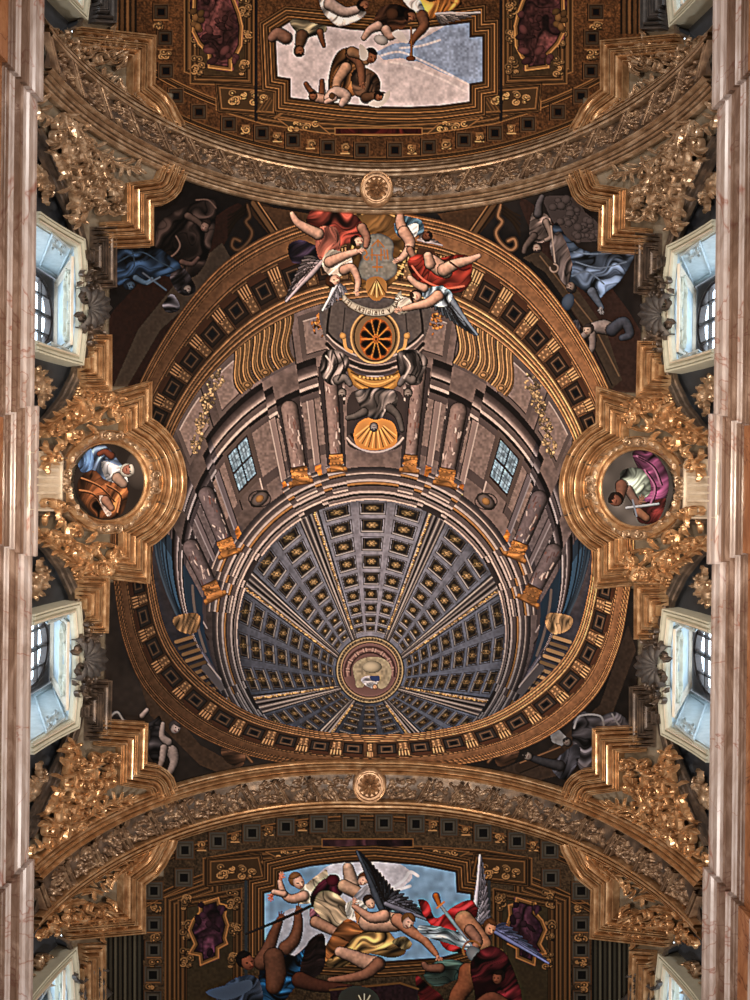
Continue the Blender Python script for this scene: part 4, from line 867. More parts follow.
# ------------------------------------------------------------------ Blender side
import bpy
COL = bpy.context.scene.collection
def link(o): COL.objects.link(o); return o
def tag(o, label=None, cat=None, group=None, kind=None):
    if label: o['label'] = label
    if cat: o['category'] = cat
    if group: o['group'] = group
    if kind: o['kind'] = kind
    return o
def thing(name, label, cat, loc, group=None):
    o = link(bpy.data.objects.new(name, None)); o.location = loc; o.empty_display_size = .3
    return tag(o, label, cat, group)
def conv(dx, dy, d0=0.0):                      # levelled px -> (s, Y), measured on the shell d0 in front of the vault
    dx = np.asarray(dx, float); dy = np.asarray(dy, float); r = W-d0
    k = np.clip(dx/F, -.55, .55); Z = (H1+np.sqrt(np.maximum(H1*H1-(k*k+1)*(H1*H1-r*r), 0)))/(k*k+1)
    return W*np.arctan2(k*Z, Z-H1), -dy*Z/F
def wpt(dx, dy, d=0): s, Y = conv(dx, dy); return tuple(float(v) for v in P3(s, Y, d))
class MB:                                      # collects relief in levelled px (mode 'px'), vault metres ('sy') or world ('w')
    def __init__(m, mode='px', d0=.14): m.v = []; m.f = []; m.mode = mode; m.d0 = d0
    def add(m, V, Fc): b = len(m.v); m.v += [tuple(map(float, p)) for p in V]; m.f += [tuple(b+i for i in f) for f in Fc]
    def grid(m, rows, close_u=False, close_v=False):
        n, k = len(rows), len(rows[0]); fs = []
        for i in range(n if close_u else n-1):
            for j in range(k if close_v else k-1):
                fs.append((i*k+j, i*k+(j+1) % k, ((i+1) % n)*k+(j+1) % k, ((i+1) % n)*k+j))
        m.add([p for r in rows for p in r], fs)
    def build(m, name, mat, parent=None, mirror=(1, 1), smooth=True, angle=35, org=None):
        V = np.array(m.v, float); fx, fy = mirror
        V[:, 0] *= fx; V[:, 1] *= fy
        if m.mode == 'px': s, Y = conv(V[:, 0], V[:, 1], m.d0); x, y, z = P3(s, Y, V[:, 2])
        elif m.mode == 'sy': x, y, z = P3(V[:, 0], V[:, 1], V[:, 2])
        else: x, y, z = V.T
        C_ = np.stack([x, y, z], 1)
        loc = np.array(parent['_w']) if parent is not None else np.zeros(3)
        if parent is None: loc = C_.mean(0)
        C_ = C_-loc
        me = bpy.data.meshes.new(name)
        fs = m.f if fx*fy < 0 else [f[::-1] for f in m.f]
        me.from_pydata(C_.tolist(), [], fs)
        me.update()
        if smooth:
            me.polygons.foreach_set('use_smooth', [True]*len(me.polygons))
            try: me.set_sharp_from_angle(angle=math.radians(angle))
            except Exception: pass
        me.materials.append(mat)
        o = link(bpy.data.objects.new(name, me))
        if parent is not None: o.parent = parent
        else: o.location = tuple(loc); o['_w'] = tuple(loc)
        return o
def root(name, label, cat, p, group=None):
    o = thing(name, label, cat, p, group); o['_w'] = tuple(float(v) for v in p); return o
def sub(o, parent):                            # remember the world origin of a part that has sub-parts
    o['_w'] = tuple(parent['_w']); return o
# ------------------------------------------------------------------ relief pieces
def prof_steps(w, n, h=.055, base=.05, swell=.10):
    out = [(0, -.02)]; u = w/n
    for i in range(n):
        b = base+swell*math.sin(PI*(i+.7)/(n+.4)); o = i*u; g = max(b-.11, .005)
        if i % 3 == 1: out += [(o+.02*u, g), (o+.16*u, g), (o+.20*u, b+h*.3), (o+.34*u, b+h*.9), (o+.55*u, b+h*1.25), (o+.78*u, b+h*.9), (o+.92*u, b+h*.2), (o+.97*u, g)]
        elif i % 3 == 0: out += [(o+.02*u, g), (o+.14*u, g), (o+.16*u, b+h), (o+.50*u, b+h*1.1), (o+.53*u, b), (o+.66*u, b-.02), (o+.68*u, b+h*.5), (o+.9*u, b+h*.5), (o+.93*u, g)]
        else: out += [(o+.02*u, g), (o+.2*u, g), (o+.35*u, b-.02), (o+.6*u, b+h*.4), (o+.75*u, b+h*1.2), (o+.95*u, b+h*1.2), (o+.98*u, g)]
    out.append((w, -.02)); return out
def dens(path, step=6, closed=False):
    out = []; n = len(path)
    for i in range(n if closed else n-1):
        a, b = path[i], path[(i+1) % n]; k = max(1, int(math.hypot(b[0]-a[0], b[1]-a[1])/step))
        out += [(a[0]+(b[0]-a[0])*j/k, a[1]+(b[1]-a[1])*j/k) for j in range(k)]
    if not closed: out.append(path[-1])
    return out
def moulding(mb, path, prof, closed=False, side=1, step=6):
    rows = []
    for o, d in prof:
        pp = offset(path, side*o, closed)
        if closed: pp = dens(pp+[pp[0]], 1e9)
        rows.append([(x, y, d) for x, y in pp])
    # subdivide long straight pieces after the mitre so that they follow the vault
    base = path+([path[0]] if closed else [])
    idx = []
    for i in range(len(base)-1):
        k = max(1, int(math.hypot(base[i+1][0]-base[i][0], base[i+1][1]-base[i][1])/step)); idx += [(i, j/k) for j in range(k)]
    idx.append((len(base)-2, 1.0))
    R2 = [[tuple(r[i][c]+(r[i+1][c]-r[i][c])*t for c in range(3)) for i, t in idx] for r in rows]
    mb.grid(R2[::-1] if side > 0 else R2)
    if not closed:
        n = len(R2)
        for e in (0, -1):
            V = [r[e] for r in R2]; V = list(V)
            for i in range(n-1): mb.add([V[i], V[i+1], (V[i+1][0], V[i+1][1], -.02), (V[i][0], V[i][1], -.02)], [(0, 1, 2, 3)])
def ridge(mb, pts, w, h, base=.04, seg=6, groove=False):    # half round strand; w and h are numbers or (start, end)
    w0, w1 = (w if isinstance(w, tuple) else (w, w)); h0, h1 = (h if isinstance(h, tuple) else (h, h)); n = len(pts); rows = []
    for i, (x, y) in enumerate(pts):
        a, b = pts[max(i-1, 0)], pts[min(i+1, n-1)]; tx, ty = b[0]-a[0], b[1]-a[1]; L = math.hypot(tx, ty) or 1; nx, ny = -ty/L, tx/L
        t = i/(n-1); ww = (w0+(w1-w0)*t)/2; hh = h0+(h1-h0)*t; r = []
        for j in range(seg+1):
            u = j/seg*2-1; z = math.sqrt(max(0, 1-u*u))
            if groove: z = max(0, z*(1-.45*math.exp(-(u/.28)**2)))
            r.append((x+nx*ww*u, y+ny*ww*u, base-.03*(abs(u) > .99)+hh*z))
        rows.append(r)
    mb.grid(rows)
def spiral(cx, cy, r, a0, turns=1.6, cw=1, n=26): return [(cx+r*(1-.86*i/n)*math.cos(math.radians(a0+cw*360*turns*i/n)), cy+r*(1-.86*i/n)*math.sin(math.radians(a0+cw*360*turns*i/n))) for i in range(n+1)]
def leaf(mb, x, y, ang, L, wd, h=.07, base=.04, curl=0.0, lobes=4, nu=9, nv=7):
    A = math.radians(ang); rows = []
    for i in range(nu):
        t = i/(nu-1); a = A+math.radians(curl)*t; 
        if i == 0: cx, cy = x, y
        else: cx += L/(nu-1)*math.cos(a); cy += L/(nu-1)*math.sin(a)
        nx, ny = -math.sin(a), math.cos(a); sh = math.sin(PI*min(1, t*.92+.08))**.65
        lob = 1-.28*abs(math.sin(t*lobes*PI)); ww = wd/2*sh*lob; r = []
        for j in range(nv):
            u = j/(nv-1)*2-1
            z = h*(math.sin(PI*(.15+.75*t))*(1-.5*abs(u)**1.5)+(.3 if j == nv//2 else 0)-.42*(j % 2)*(1-.3*t))+(.5*h*t if t > .7 else 0)
            r.append((cx+nx*ww*u+math.cos(a)*abs(u)*ww*.35, cy+ny*ww*u+math.sin(a)*abs(u)*ww*.35, base+max(z, 0)-(.02 if abs(u) > .99 else 0)))
        rows.append(r)
    mb.grid(rows)
def boss(mb, x, y, r, h=.06, base=.04, petals=0, ry=None):
    ry = ry or r; rows = []
    for i in range(5):
        t = i/4; rr = math.cos(t*PI/2); z = math.sin(t*PI/2); rows.append([(x+r*rr*(1+(.18*math.cos(petals*a) if petals else 0))*math.cos(a), y+ry*rr*(1+(.18*math.cos(petals*a) if petals else 0))*math.sin(a), base-.02+h*z) for a in [k*2*PI/14 for k in range(14)]])
    mb.grid(rows, close_v=True)
def beads(mb, pts, r, h=.05, base=.04, gap=2.1):
    acc = 0
    for i in range(len(pts)-1):
        (ax, ay), (bx, by) = pts[i], pts[i+1]; L = math.hypot(bx-ax, by-ay)
        while acc < L: boss(mb, ax+(bx-ax)*acc/L, ay+(by-ay)*acc/L, r, h, base); acc += r*gap
        acc -= L
def foliage(mb, path, rnd, size, n, spread=1.0, h=.08, base=.05):       # leaves fanning off both sides of a stem
    for k in range(n):
        t = (k+.5)/n*(len(path)-1); i = int(t); f = t-i; j = min(i+1, len(path)-1)
        x, y = path[i][0]+(path[j][0]-path[i][0])*f, path[i][1]+(path[j][1]-path[i][1])*f
        an = math.degrees(math.atan2(path[j][1]-path[i][1], path[j][0]-path[i][0])) if j != i else 0
        sd = 1 if k % 2 else -1
        leaf(mb, x, y, an+sd*rnd.uniform(20, 60)*spread, size*rnd.uniform(.9, 1.5), size*rnd.uniform(.4, .6), h*rnd.uniform(.9, 1.4), base+rnd.uniform(0, .03), sd*rnd.uniform(-60, 100), 4, 10, 7)
def cluster(mb, cx, cy, rx, ry, rnd, n, size, base=.06):
    for k in range(int(n*.62)):
        a = rnd.uniform(0, 2*PI); q = math.sqrt(rnd.random()); x, y = cx+rx*q*math.cos(a), cy+ry*q*math.sin(a); sz = size*rnd.uniform(1.1, 1.7); sg = rnd.choice((-1, 1))
        if k % 4 == 3: ridge(mb, spiral(x, y, sz*.34, rnd.uniform(0, 360), 1.5, sg, 18), (sz*.20, sz*.09), .11, base+.06, 6, True)
        elif k % 4 == 1:
            A = rnd.uniform(0, 6.28); B = A+sg*1.5; Cc = B+sg*1.2; L = sz*.5
            p1 = (x+L*math.cos(A), y+L*math.sin(A)); p2 = (p1[0]+L*math.cos(B), p1[1]+L*math.sin(B)); p3 = (p2[0]+L*.6*math.cos(Cc), p2[1]+L*.6*math.sin(Cc))
            ridge(mb, sp([(x, y), p1, p2, p3], False, 6), (sz*.30, sz*.12), (.12, .07), base+.04, 6, True)
        else: leaf(mb, x, y, math.degrees(a)+rnd.uniform(-50, 50), sz*1.15, sz*rnd.uniform(.45, .62), .12*rnd.uniform(.8, 1.2), base+.04*(1-q), sg*rnd.uniform(30, 120), rnd.choice((3, 4, 5)), 12, 7)
Lp = lambda x, y: rect(x, y)                   # photo px -> levelled px
def PL(pts): return [tuple(float(v) for v in rect(x, y)) for x, y in pts]
# ------------------------------------------------------------------ materials
def new_mat(name):
    m = bpy.data.materials.new(name); m.use_nodes = True; nt = m.node_tree; b = nt.nodes['Principled BSDF']; return m, nt, b
def ramp(nt, fac, stops):
    r = nt.nodes.new('ShaderNodeValToRGB'); e = r.color_ramp.elements
    while len(e) < len(stops): e.new(.5)
    for q, (p, c) in zip(e, stops): q.position = p; q.color = (*c, 1)
    nt.links.new(fac, r.inputs[0]); return r.outputs[0]
def tex(nt, kind, scale, detail=4, rough=.6, coord='Object', stretch=None, dist=0):
    tc = nt.nodes.new('ShaderNodeTexCoord'); out = tc.outputs[coord]
    if stretch: mp = nt.nodes.new('ShaderNodeMapping'); mp.inputs['Scale'].default_value = stretch; nt.links.new(out, mp.inputs[0]); out = mp.outputs[0]
    t = nt.nodes.new(kind); nt.links.new(out, t.inputs['Vector']); t.inputs['Scale'].default_value = scale
    if 'Detail' in t.inputs: t.inputs['Detail'].default_value = detail
    if 'Roughness' in t.inputs: t.inputs['Roughness'].default_value = rough
    if 'Distortion' in t.inputs: t.inputs['Distortion'].default_value = dist
    return t
def bump(nt, b, h, s, dist=.02):
    n = nt.nodes.new('ShaderNodeBump'); n.inputs['Strength'].default_value = s; n.inputs['Distance'].default_value = dist
    nt.links.new(h, n.inputs['Height']); nt.links.new(n.outputs[0], b.inputs['Normal'])
def metal(name, c1, c2, c3, metallic, rough, sc_=9, bs=.15):
    m, nt, b = new_mat(name); t = tex(nt, 'ShaderNodeTexNoise', sc_, 5)
    nt.links.new(ramp(nt, t.outputs['Fac'], [(.25, c1), (.5, c2), (.8, c3)]), b.inputs['Base Color'])
    b.inputs['Metallic'].default_value = metallic; b.inputs['Roughness'].default_value = rough
    t2 = tex(nt, 'ShaderNodeTexNoise', 28, 6); bump(nt, b, t2.outputs['Fac'], bs); return m
GILT = metal('gilded_stucco', (.22,.105,.045), (.46,.27,.135), (.80,.60,.38), .62, .28, 5, .05)
GILT_PALE = metal('pale_gilded_stucco', (.16,.095,.055), (.36,.245,.155), (.78,.64,.48), .55, .30, 5, .05)
BRONZE = metal('dark_bronze_gilding', (.035,.028,.024), (.10,.075,.06), (.30,.21,.145), .5, .33, 4, .08)  # dark brown gilding with paler flecks
DARKGREY = metal('dark_grey_stucco', (.03,.03,.032), (.065,.06,.06), (.12,.11,.10), .3, .42)
STUCCO = metal('olive_stucco', (.11,.09,.065), (.155,.13,.095), (.20,.165,.125), 0, .75, 2.5, .25)
CREAM = metal('cream_stucco', (.40,.34,.26), (.52,.45,.36), (.62,.55,.45), 0, .6, 5, .2)
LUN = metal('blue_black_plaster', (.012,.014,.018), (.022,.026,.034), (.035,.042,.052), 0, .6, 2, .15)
BLUEP = metal('pale_blue_plaster', (.30,.36,.38), (.38,.45,.48), (.48,.54,.56), 0, .65, 6, .15)
OLIVEP = metal('pale_olive_plaster', (.36,.36,.30), (.42,.42,.34), (.48,.48,.40), 0, .65, 6, .15)
WOOD = metal('dark_window_frame', (.03,.02,.018), (.05,.035,.03), (.08,.05,.04), 0, .5, 20, .1)
def marble(name, cols, vein, sc_, rough=.22):
    m, nt, b = new_mat(name); t = tex(nt, 'ShaderNodeTexNoise', sc_, 8, .65, stretch=(1, .35, 1), dist=1.4)
    c = ramp(nt, t.outputs['Fac'], cols); w = tex(nt, 'ShaderNodeTexNoise', sc_*.22, 4, .55, dist=1.6)
    a = nt.nodes.new('ShaderNodeMath'); a.operation = 'SUBTRACT'; a.inputs[1].default_value = .5; nt.links.new(w.outputs['Fac'], a.inputs[0])
    ab = nt.nodes.new('ShaderNodeMath'); ab.operation = 'ABSOLUTE'; nt.links.new(a.outputs[0], ab.inputs[0])
    f = ramp(nt, ab.outputs[0], [(0, (.8,.8,.8)), (.004, (.35,.35,.35)), (.012, (0,0,0))])
    mx = nt.nodes.new('ShaderNodeMix'); mx.data_type = 'RGBA'; nt.links.new(f, mx.inputs['Factor']); nt.links.new(c, mx.inputs[6]); mx.inputs[7].default_value = (*vein, 1)
    nt.links.new(mx.outputs[2], b.inputs['Base Color']); b.inputs['Roughness'].default_value = rough; return m
PINK = marble('pale_pink_marble', [(.3, (.22,.165,.145)), (.5, (.38,.32,.30)), (.7, (.50,.46,.47))], (.22,.07,.04), 1.6)
BROWN = marble('brown_marble', [(.3, (.15,.06,.028)), (.5, (.26,.11,.05)), (.7, (.36,.18,.09))], (.06,.02,.012), 2.6)
MBR = marble('brown_veined_moulding', [(.3, (.08,.045,.03)), (.5, (.15,.095,.07)), (.7, (.30,.22,.18))], (.08,.03,.02), 1.8)
FLOORM = marble('floor_marble', [(.3, (.20,.17,.14)), (.6, (.30,.26,.22))], (.1,.08,.07), .8)
def paint_mat(name):
    m, nt, b = new_mat(name); a = nt.nodes.new('ShaderNodeAttribute'); a.attribute_name = 'paint'
    nt.links.new(a.outputs['Color'], b.inputs['Base Color']); b.inputs['Roughness'].default_value = .9; b.inputs['Specular IOR Level'].default_value = .08
    return m
PAINT = paint_mat('fresco_paint')
def pic_mesh(cv, sel, name, d, parent, mat=PAINT):
    """mesh of the canvas cells whose sel is True, lying on the vault at height d, brush colours as a point attribute"""
    ii, jj = np.nonzero(sel[:-1, :-1])
    if not len(ii): return None
    w = cv.w; q = np.stack([ii*w+jj, (ii+1)*w+jj, (ii+1)*w+jj+1, ii*w+jj+1], 1)
    used, inv = np.unique(q.ravel(), return_inverse=True)
    X = cv.X.ravel()[used].astype(float); Y_ = cv.Y.ravel()[used].astype(float); s, Y = sY(X, Y_)
    x, y, z = P3(s, Y, d); loc = np.array(parent['_w'])
    V = np.stack([x, y, z], 1)-loc
    me = bpy.data.meshes.new(name); me.vertices.add(len(used)); me.vertices.foreach_set('co', V.ravel().astype(np.float32))
    me.loops.add(len(inv)); me.loops.foreach_set('vertex_index', inv.astype(np.int32))
    n = len(ii); me.polygons.add(n); me.polygons.foreach_set('loop_start', np.arange(0, 4*n, 4, dtype=np.int32))
    me.update(calc_edges=True)
    c = cv.rgb.reshape(-1, 3)[used]/255.0; c = np.where(c <= .04045, c/12.92, ((c+.055)/1.055)**2.4)
    a = me.color_attributes.new('paint', 'FLOAT_COLOR', 'POINT'); a.data.foreach_set('color', np.concatenate([c, np.ones((len(c), 1))], 1).astype(np.float32).ravel())
    me.materials.append(mat); o = link(bpy.data.objects.new(name, me)); o.parent = parent; return o
QUADS = (('upper left', -1, -1), ('upper right', 1, -1), ('lower left', -1, 1), ('lower right', 1, 1))
# authored for the left upper quarter: dx<0, dy<0; mirror factors turn it into the others
MIR = {('upper left'): (1, 1), 'upper right': (-1, 1), 'lower left': (1, -1), 'lower right': (-1, -1)}
# ---------------- frescoes
f_root = {}
f_root['dome'] = root('dome_fresco', 'great painted false dome with grey coffers, columns and brown rim in the middle bay', 'fresco', P3(0.0, -.8, 0.0))
for nm, sx, sy in QUADS:
    desc = {'upper left': 'dark corner fresco with a deep blue robed figure, upper left of the dome', 'upper right': 'corner fresco with grey clouds and a slate blue robed figure, upper right',
            'lower left': 'dark corner fresco with a grey nude seated figure, below left of the painted dome', 'lower right': 'dark corner fresco with a cloaked grey figure, below right of the painted dome'}[nm]
    f_root['pend_'+nm.replace(' ', '_')] = root('corner_fresco', desc, 'fresco', wpt(sx*200, sy*230))
f_root['end_upper'] = root('vault_fresco', 'brown painted vault beyond the upper arch, pale lilac sky opening with figures', 'fresco', P3(0.0, 11.0, 0.0))
f_root['end_lower'] = root('vault_fresco', 'painted vault below the lower arch, bright blue sky opening with winged angels', 'fresco', P3(0.0, -11.0, 0.0))
counts = np.bincount(K.idm.ravel(), minlength=len(IDS))
for i in range(1, len(IDS)):
    if counts[i] < 12: continue
    key, nm, lab = IDS[i]; o = pic_mesh(K, K.idm == i, nm, 0.0, f_root[key])
    if o is not None and lab: o['label'] = lab
# ---------------- vault shell with openings for the lunettes
LUN_MAIN = PL([(10,100),(36,120),(44,136),(52,156),(64,183),(76,212),(85,242),(90,275),(91,310),(87,350),(82,373),(70,398),(55,418),(36,436),(10,448)])
LUN_MAIN = [(max(a, -349.5), b) for a, b in LUN_MAIN]
LUN_END = [(-349.5,-436),(-322,-446),(-300,-458),(-290,-478),(-288,-505),(-290,-560),(-310,-620),(-349.5,-650)]
def inside(p, q, poly):
    r = np.zeros(np.shape(p), bool); n = len(poly)
    for i in range(n):
        (ax, ay), (bx, by) = poly[i], poly[(i+1) % n]
        if ay == by: continue
        c = ((ay > q) != (by > q)) & (p < (bx-ax)*(q-ay)/(by-ay)+ax); r ^= c
    return r
def s2px(s, Y): a = s/W; Z = H1+W*np.cos(a); return F*W*np.sin(a)/Z, -F*Y/Z
ns, ny = 240, 330; ss = np.linspace(-W*PI/2*1.0, W*PI/2*1.0, ns); ys = np.linspace(-15, 15, ny)
Sg, Yg2 = np.meshgrid(ss, ys); cx_, cy_ = s2px((Sg[:-1, :-1]+Sg[1:, 1:])/2, (Yg2[:-1, :-1]+Yg2[1:, 1:])/2)
hole = inside(-np.abs(cx_), -np.abs(cy_), LUN_MAIN) | inside(-np.abs(cx_), -np.abs(cy_), LUN_END)
me = bpy.data.meshes.new('ceiling'); x, y, z = P3(Sg, Yg2, -.03)
ii, jj = np.nonzero(~hole); q = np.stack([ii*ns+jj, ii*ns+jj+1, (ii+1)*ns+jj+1, (ii+1)*ns+jj], 1)
me.from_pydata(np.stack([x.ravel(), y.ravel(), z.ravel()], 1).tolist(), [], q.tolist()); me.materials.append(STUCCO)
me.polygons.foreach_set('use_smooth', [True]*len(me.polygons))
tag(link(bpy.data.objects.new('ceiling', me)), 'olive stucco barrel vault', kind='structure')
# ---------------- lunette recesses
def lunette(poly, mir, nm):
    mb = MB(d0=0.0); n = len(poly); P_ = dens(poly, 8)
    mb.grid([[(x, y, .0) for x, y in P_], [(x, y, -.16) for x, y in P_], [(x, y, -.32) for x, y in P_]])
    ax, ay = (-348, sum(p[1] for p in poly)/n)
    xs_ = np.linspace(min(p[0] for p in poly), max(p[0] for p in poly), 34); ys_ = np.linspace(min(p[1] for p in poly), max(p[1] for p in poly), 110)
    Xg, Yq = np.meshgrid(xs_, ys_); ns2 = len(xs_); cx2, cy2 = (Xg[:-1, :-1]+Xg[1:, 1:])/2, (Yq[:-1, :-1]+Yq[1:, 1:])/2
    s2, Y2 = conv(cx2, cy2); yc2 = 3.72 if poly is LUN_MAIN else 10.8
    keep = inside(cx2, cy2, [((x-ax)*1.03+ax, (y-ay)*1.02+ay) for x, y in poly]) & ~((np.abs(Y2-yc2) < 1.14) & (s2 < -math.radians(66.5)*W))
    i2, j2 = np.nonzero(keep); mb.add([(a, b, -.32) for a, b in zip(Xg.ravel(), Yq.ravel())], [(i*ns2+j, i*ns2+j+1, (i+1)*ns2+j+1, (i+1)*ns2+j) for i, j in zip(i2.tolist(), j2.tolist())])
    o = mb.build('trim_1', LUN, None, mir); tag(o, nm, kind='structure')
    rim = MB(d0=0.0); moulding(rim, P_[3:-3], [(-1.5,-.02),(-1.4,.03),(0,.05),(.6,.05),(1.0,.0),(2.0,-.02),(2.2,-.10),(3.4,-.12),(3.6,-.2)], side=1); rim.build('trim_2', BRONZE, None, mir)['kind'] = 'structure'
for nm, sx, sy in QUADS:
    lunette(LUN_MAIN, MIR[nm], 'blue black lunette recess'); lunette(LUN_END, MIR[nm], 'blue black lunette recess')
# ---------------- windows in splayed embrasures
WX = 7.35
def window(nm, Yc, sx, n, halfw=1.06, where=''):
    gx = sx                                       # image side; world x is mirrored in P3-like fashion
    wx = lambda X: -gx*X
    s_top = math.radians(75.2)*W; s_bot = math.radians(88.5)*W; s_low = math.radians(87.2)*W
    def V3(s, Y, d=0.0): x, y, z = P3(s, Y, d); return (float(x)*sx, float(y), float(z))
    ZT = CAMZ+WX*720/320.5                        # top of the glass
    yo0, yo1 = Yc-halfw, Yc+halfw; yi0, yi1 = Yc-.92+.05, Yc+.92+.05
    # embrasure: soffit and cheeks
    so = MB('w'); nseg = 8
    top = [V3(s_top-.10*math.sin(PI*i/nseg), yo0+(yo1-yo0)*i/nseg, -.02) for i in range(nseg+1)]; bk = [(wx(WX), yi0+(yi1-yi0)*i/nseg, ZT+.06) for i in range(nseg+1)]
    so.grid([top, bk]); ck = MB('w')
    for (ya, yb) in ((yo0, yi0), (yo1, yi1)):
        a = [V3(s_top+(s_bot-s_top)*i/6, ya, -.02) for i in range(7)]; b = [(wx(WX), yb, ZT+.06-(ZT+.06-14.8)*i/6) for i in range(7)]; ck.grid([a, b])
    so.build('trim_3', BLUEP, None, smooth=False)['kind'] = 'structure'; ck.build('trim_4', BLUEP, None, smooth=False)['kind'] = 'structure'
    # wall with arched hole
    wl = MB('w'); r = .80; zc = ZT-r; seg = 24
    inner = [(Yc+.05+r*math.cos(PI*i/seg), zc+r*math.sin(PI*i/seg)) for i in range(seg+1)]
    outer = []
    for i in range(seg+1):
        a = PI*i/seg; k = min(1.4/max(abs(math.cos(a)), 1e-6), 1.0/max(math.sin(a), 1e-6)); outer.append((Yc+.05+k*math.cos(a), zc+k*math.sin(a)))
    inner = [(inner[0][0], zc-2.2)]+inner+[(inner[-1][0], zc-2.2)]; outer = [(outer[0][0], zc-2.2)]+outer+[(outer[-1][0], zc-2.2)]
    wl.grid([[(wx(WX+.02), y, z) for y, z in outer], [(wx(WX+.02), y, z) for y, z in inner], [(wx(WX+.22), y, z) for y, z in inner]])
    wl.build('wall_'+('left' if sx < 0 else 'right'), WOOD, None, smooth=False)['kind'] = 'structure'
    # glass with its bars
    w = root('window_%d' % n, 'arched daylit window with dark glazing bars, the '+where+' one', 'window', (wx(WX+.12), Yc, zc)); del w['category']; w['kind'] = 'structure'
    g = MB('w'); g.grid([[(wx(WX+.16), y, z) for y, z in inner], [(wx(WX+.16), Yc+.05, z) for y, z in inner]]); g.build('window_glass', GLASS, w, smooth=False)
    br = MB('w')
    def bar(y0, z0, y1, z1, t):
        dy, dz = y1-y0, z1-z0; L = math.hypot(dy, dz); ny_, nz = -dz/L*t/2, dy/L*t/2; xa, xb = wx(WX+.06), wx(WX+.14)
        c = [(y0+ny_, z0+nz), (y1+ny_, z1+nz), (y1-ny_, z1-nz), (y0-ny_, z0-nz)]
        br.add([(xa, *p) for p in c]+[(xb, *p) for p in c], [(0,1,2,3),(4,7,6,5),(0,4,5,1),(1,5,6,2),(2,6,7,3),(3,7,4,0)])
    for i in range(seg+1+1): bar(*inner[i], *inner[i+1], .09)
    bar(Yc+.05, zc-2.2, Yc+.05, zc+r, .09)
    for q in (-.42, .42): bar(Yc+.05+q, zc-2.2, Yc+.05+q, zc+math.sqrt(r*r-q*q), .045)
    for z in (zc+.28, zc-.22, zc-.72): bar(Yc+.05-r, z, Yc+.05+r, z, .045) if z < zc else bar(Yc+.05-math.sqrt(r*r-.28**2), z, Yc+.05+math.sqrt(r*r-.28**2), z, .045)
    br.build('window_frame', WOOD, w, smooth=False)
    # gilded cream surround on the vault
    fr = root('window_surround', 'cream stepped surround framing the '+where+' window', 'moulding', V3(s_top, Yc), 'window surrounds'); 
    path = [(s_low, yo0-.02)]+[(s_top-.10*math.sin(PI*i/10), yo0-.02+(yo1-yo0+.04)*i/10) for i in range(11)]+[(s_low, yo1+.02)]
    m = MB('sy'); moulding(m, path, [(0,-.05),(.0,.04),(.03,.07),(.07,.07),(.075,.03),(.10,.03),(.11,.08),(.16,.10),(.165,.04),(.18,.04),(.185,.09),(.22,.09),(.23,-.35)], side=1, step=.2); m.build('surround_moulding', OLIVEP, fr, (sx, 1))
    m = MB('sy'); ridge(m, [(a+0, b) for a, b in offset(path, .05)], .03, .02, .065); m.build('surround_bead', CREAM, fr, (sx, 1))
    # soffit panel with cartouche, cheek panel with scrolls: relief laid on the two planes
    A0, A1, B0 = np.array(top[0]), np.array(top[-1]), (np.array(bk[0])+np.array(bk[-1]))/2
    mid_t = (A0+A1)/2; ux = (A1-A0)/np.linalg.norm(A1-A0); vv = B0-mid_t; vl = np.linalg.norm(vv); vv = vv/vl; nn = np.cross(ux, vv); nn = nn*(1 if nn[2] < 0 else -1)
    def panel(builder, name, mat, o, u, v, n_, parent):
        m = MB('px'); builder(m); m2 = MB('w'); m2.f = m.f if np.dot(np.cross(u, v), n_) < 0 else [f[::-1] for f in m.f]; m2.v = [tuple(o+u*p[0]+v*p[1]+n_*p[2]) for p in m.v]; return m2.build(name, mat, parent)
    cp = root('soffit_panel', 'pale blue soffit panel with curling cartouche inside the '+where+' window', 'stucco panel', tuple(mid_t+vv*vl*.5), 'soffit panels over the windows')
    def border(m):
        moulding(m, [(-.90,.06),(.90,.06),(.84,vl-.1),(-.84,vl-.1)], [(0,0),(.0,.05),(.05,.06),(.07,.01),(.10,.01),(.12,.04),(.15,.0)], closed=True, side=1, step=.3)
    panel(border, 'panel_border', CREAM, mid_t, ux, vv, nn, cp)
    def cart(m):
        for sg in (-1, 1):
            f = lambda L: [(sg*a, b) for a, b in L]
            ridge(m, sp(f([(.0,.26),(.18,.30),(.26,.24),(.36,.30),(.40,.44),(.56,.42),(.66,.52),(.72,.66),(.64,.74)]), False, 6), .07, .06, .01)
            ridge(m, sp(f([(.0,.98),(.2,1.0),(.34,.94),(.5,1.02),(.62,.92),(.66,.8)]), False, 6), .06, .05, .01)
            ridge(m, f(spiral(.62, .78, .13, -90, 1.3)), (.05, .02), .05, .01); ridge(m, f(spiral(.30, .40, .09, -90, 1.3)), (.05, .02), .05, .01)
            leaf(m, sg*.66, .45, 70*sg if sg > 0 else 110, .22, .12, .05, .01); leaf(m, sg*.78, .72, 60 if sg > 0 else 120, .2, .1, .05, .01)
            ridge(m, sp(f([(.1,.62),(.2,.56),(.3,.62),(.42,.6)]), False, 5), .035, .03, .01)
        boss(m, 0, .22, .07, .06, .01, 5)
    o = panel(cart, 'cartouche', OLIVEP, mid_t, ux, vv, nn, cp)
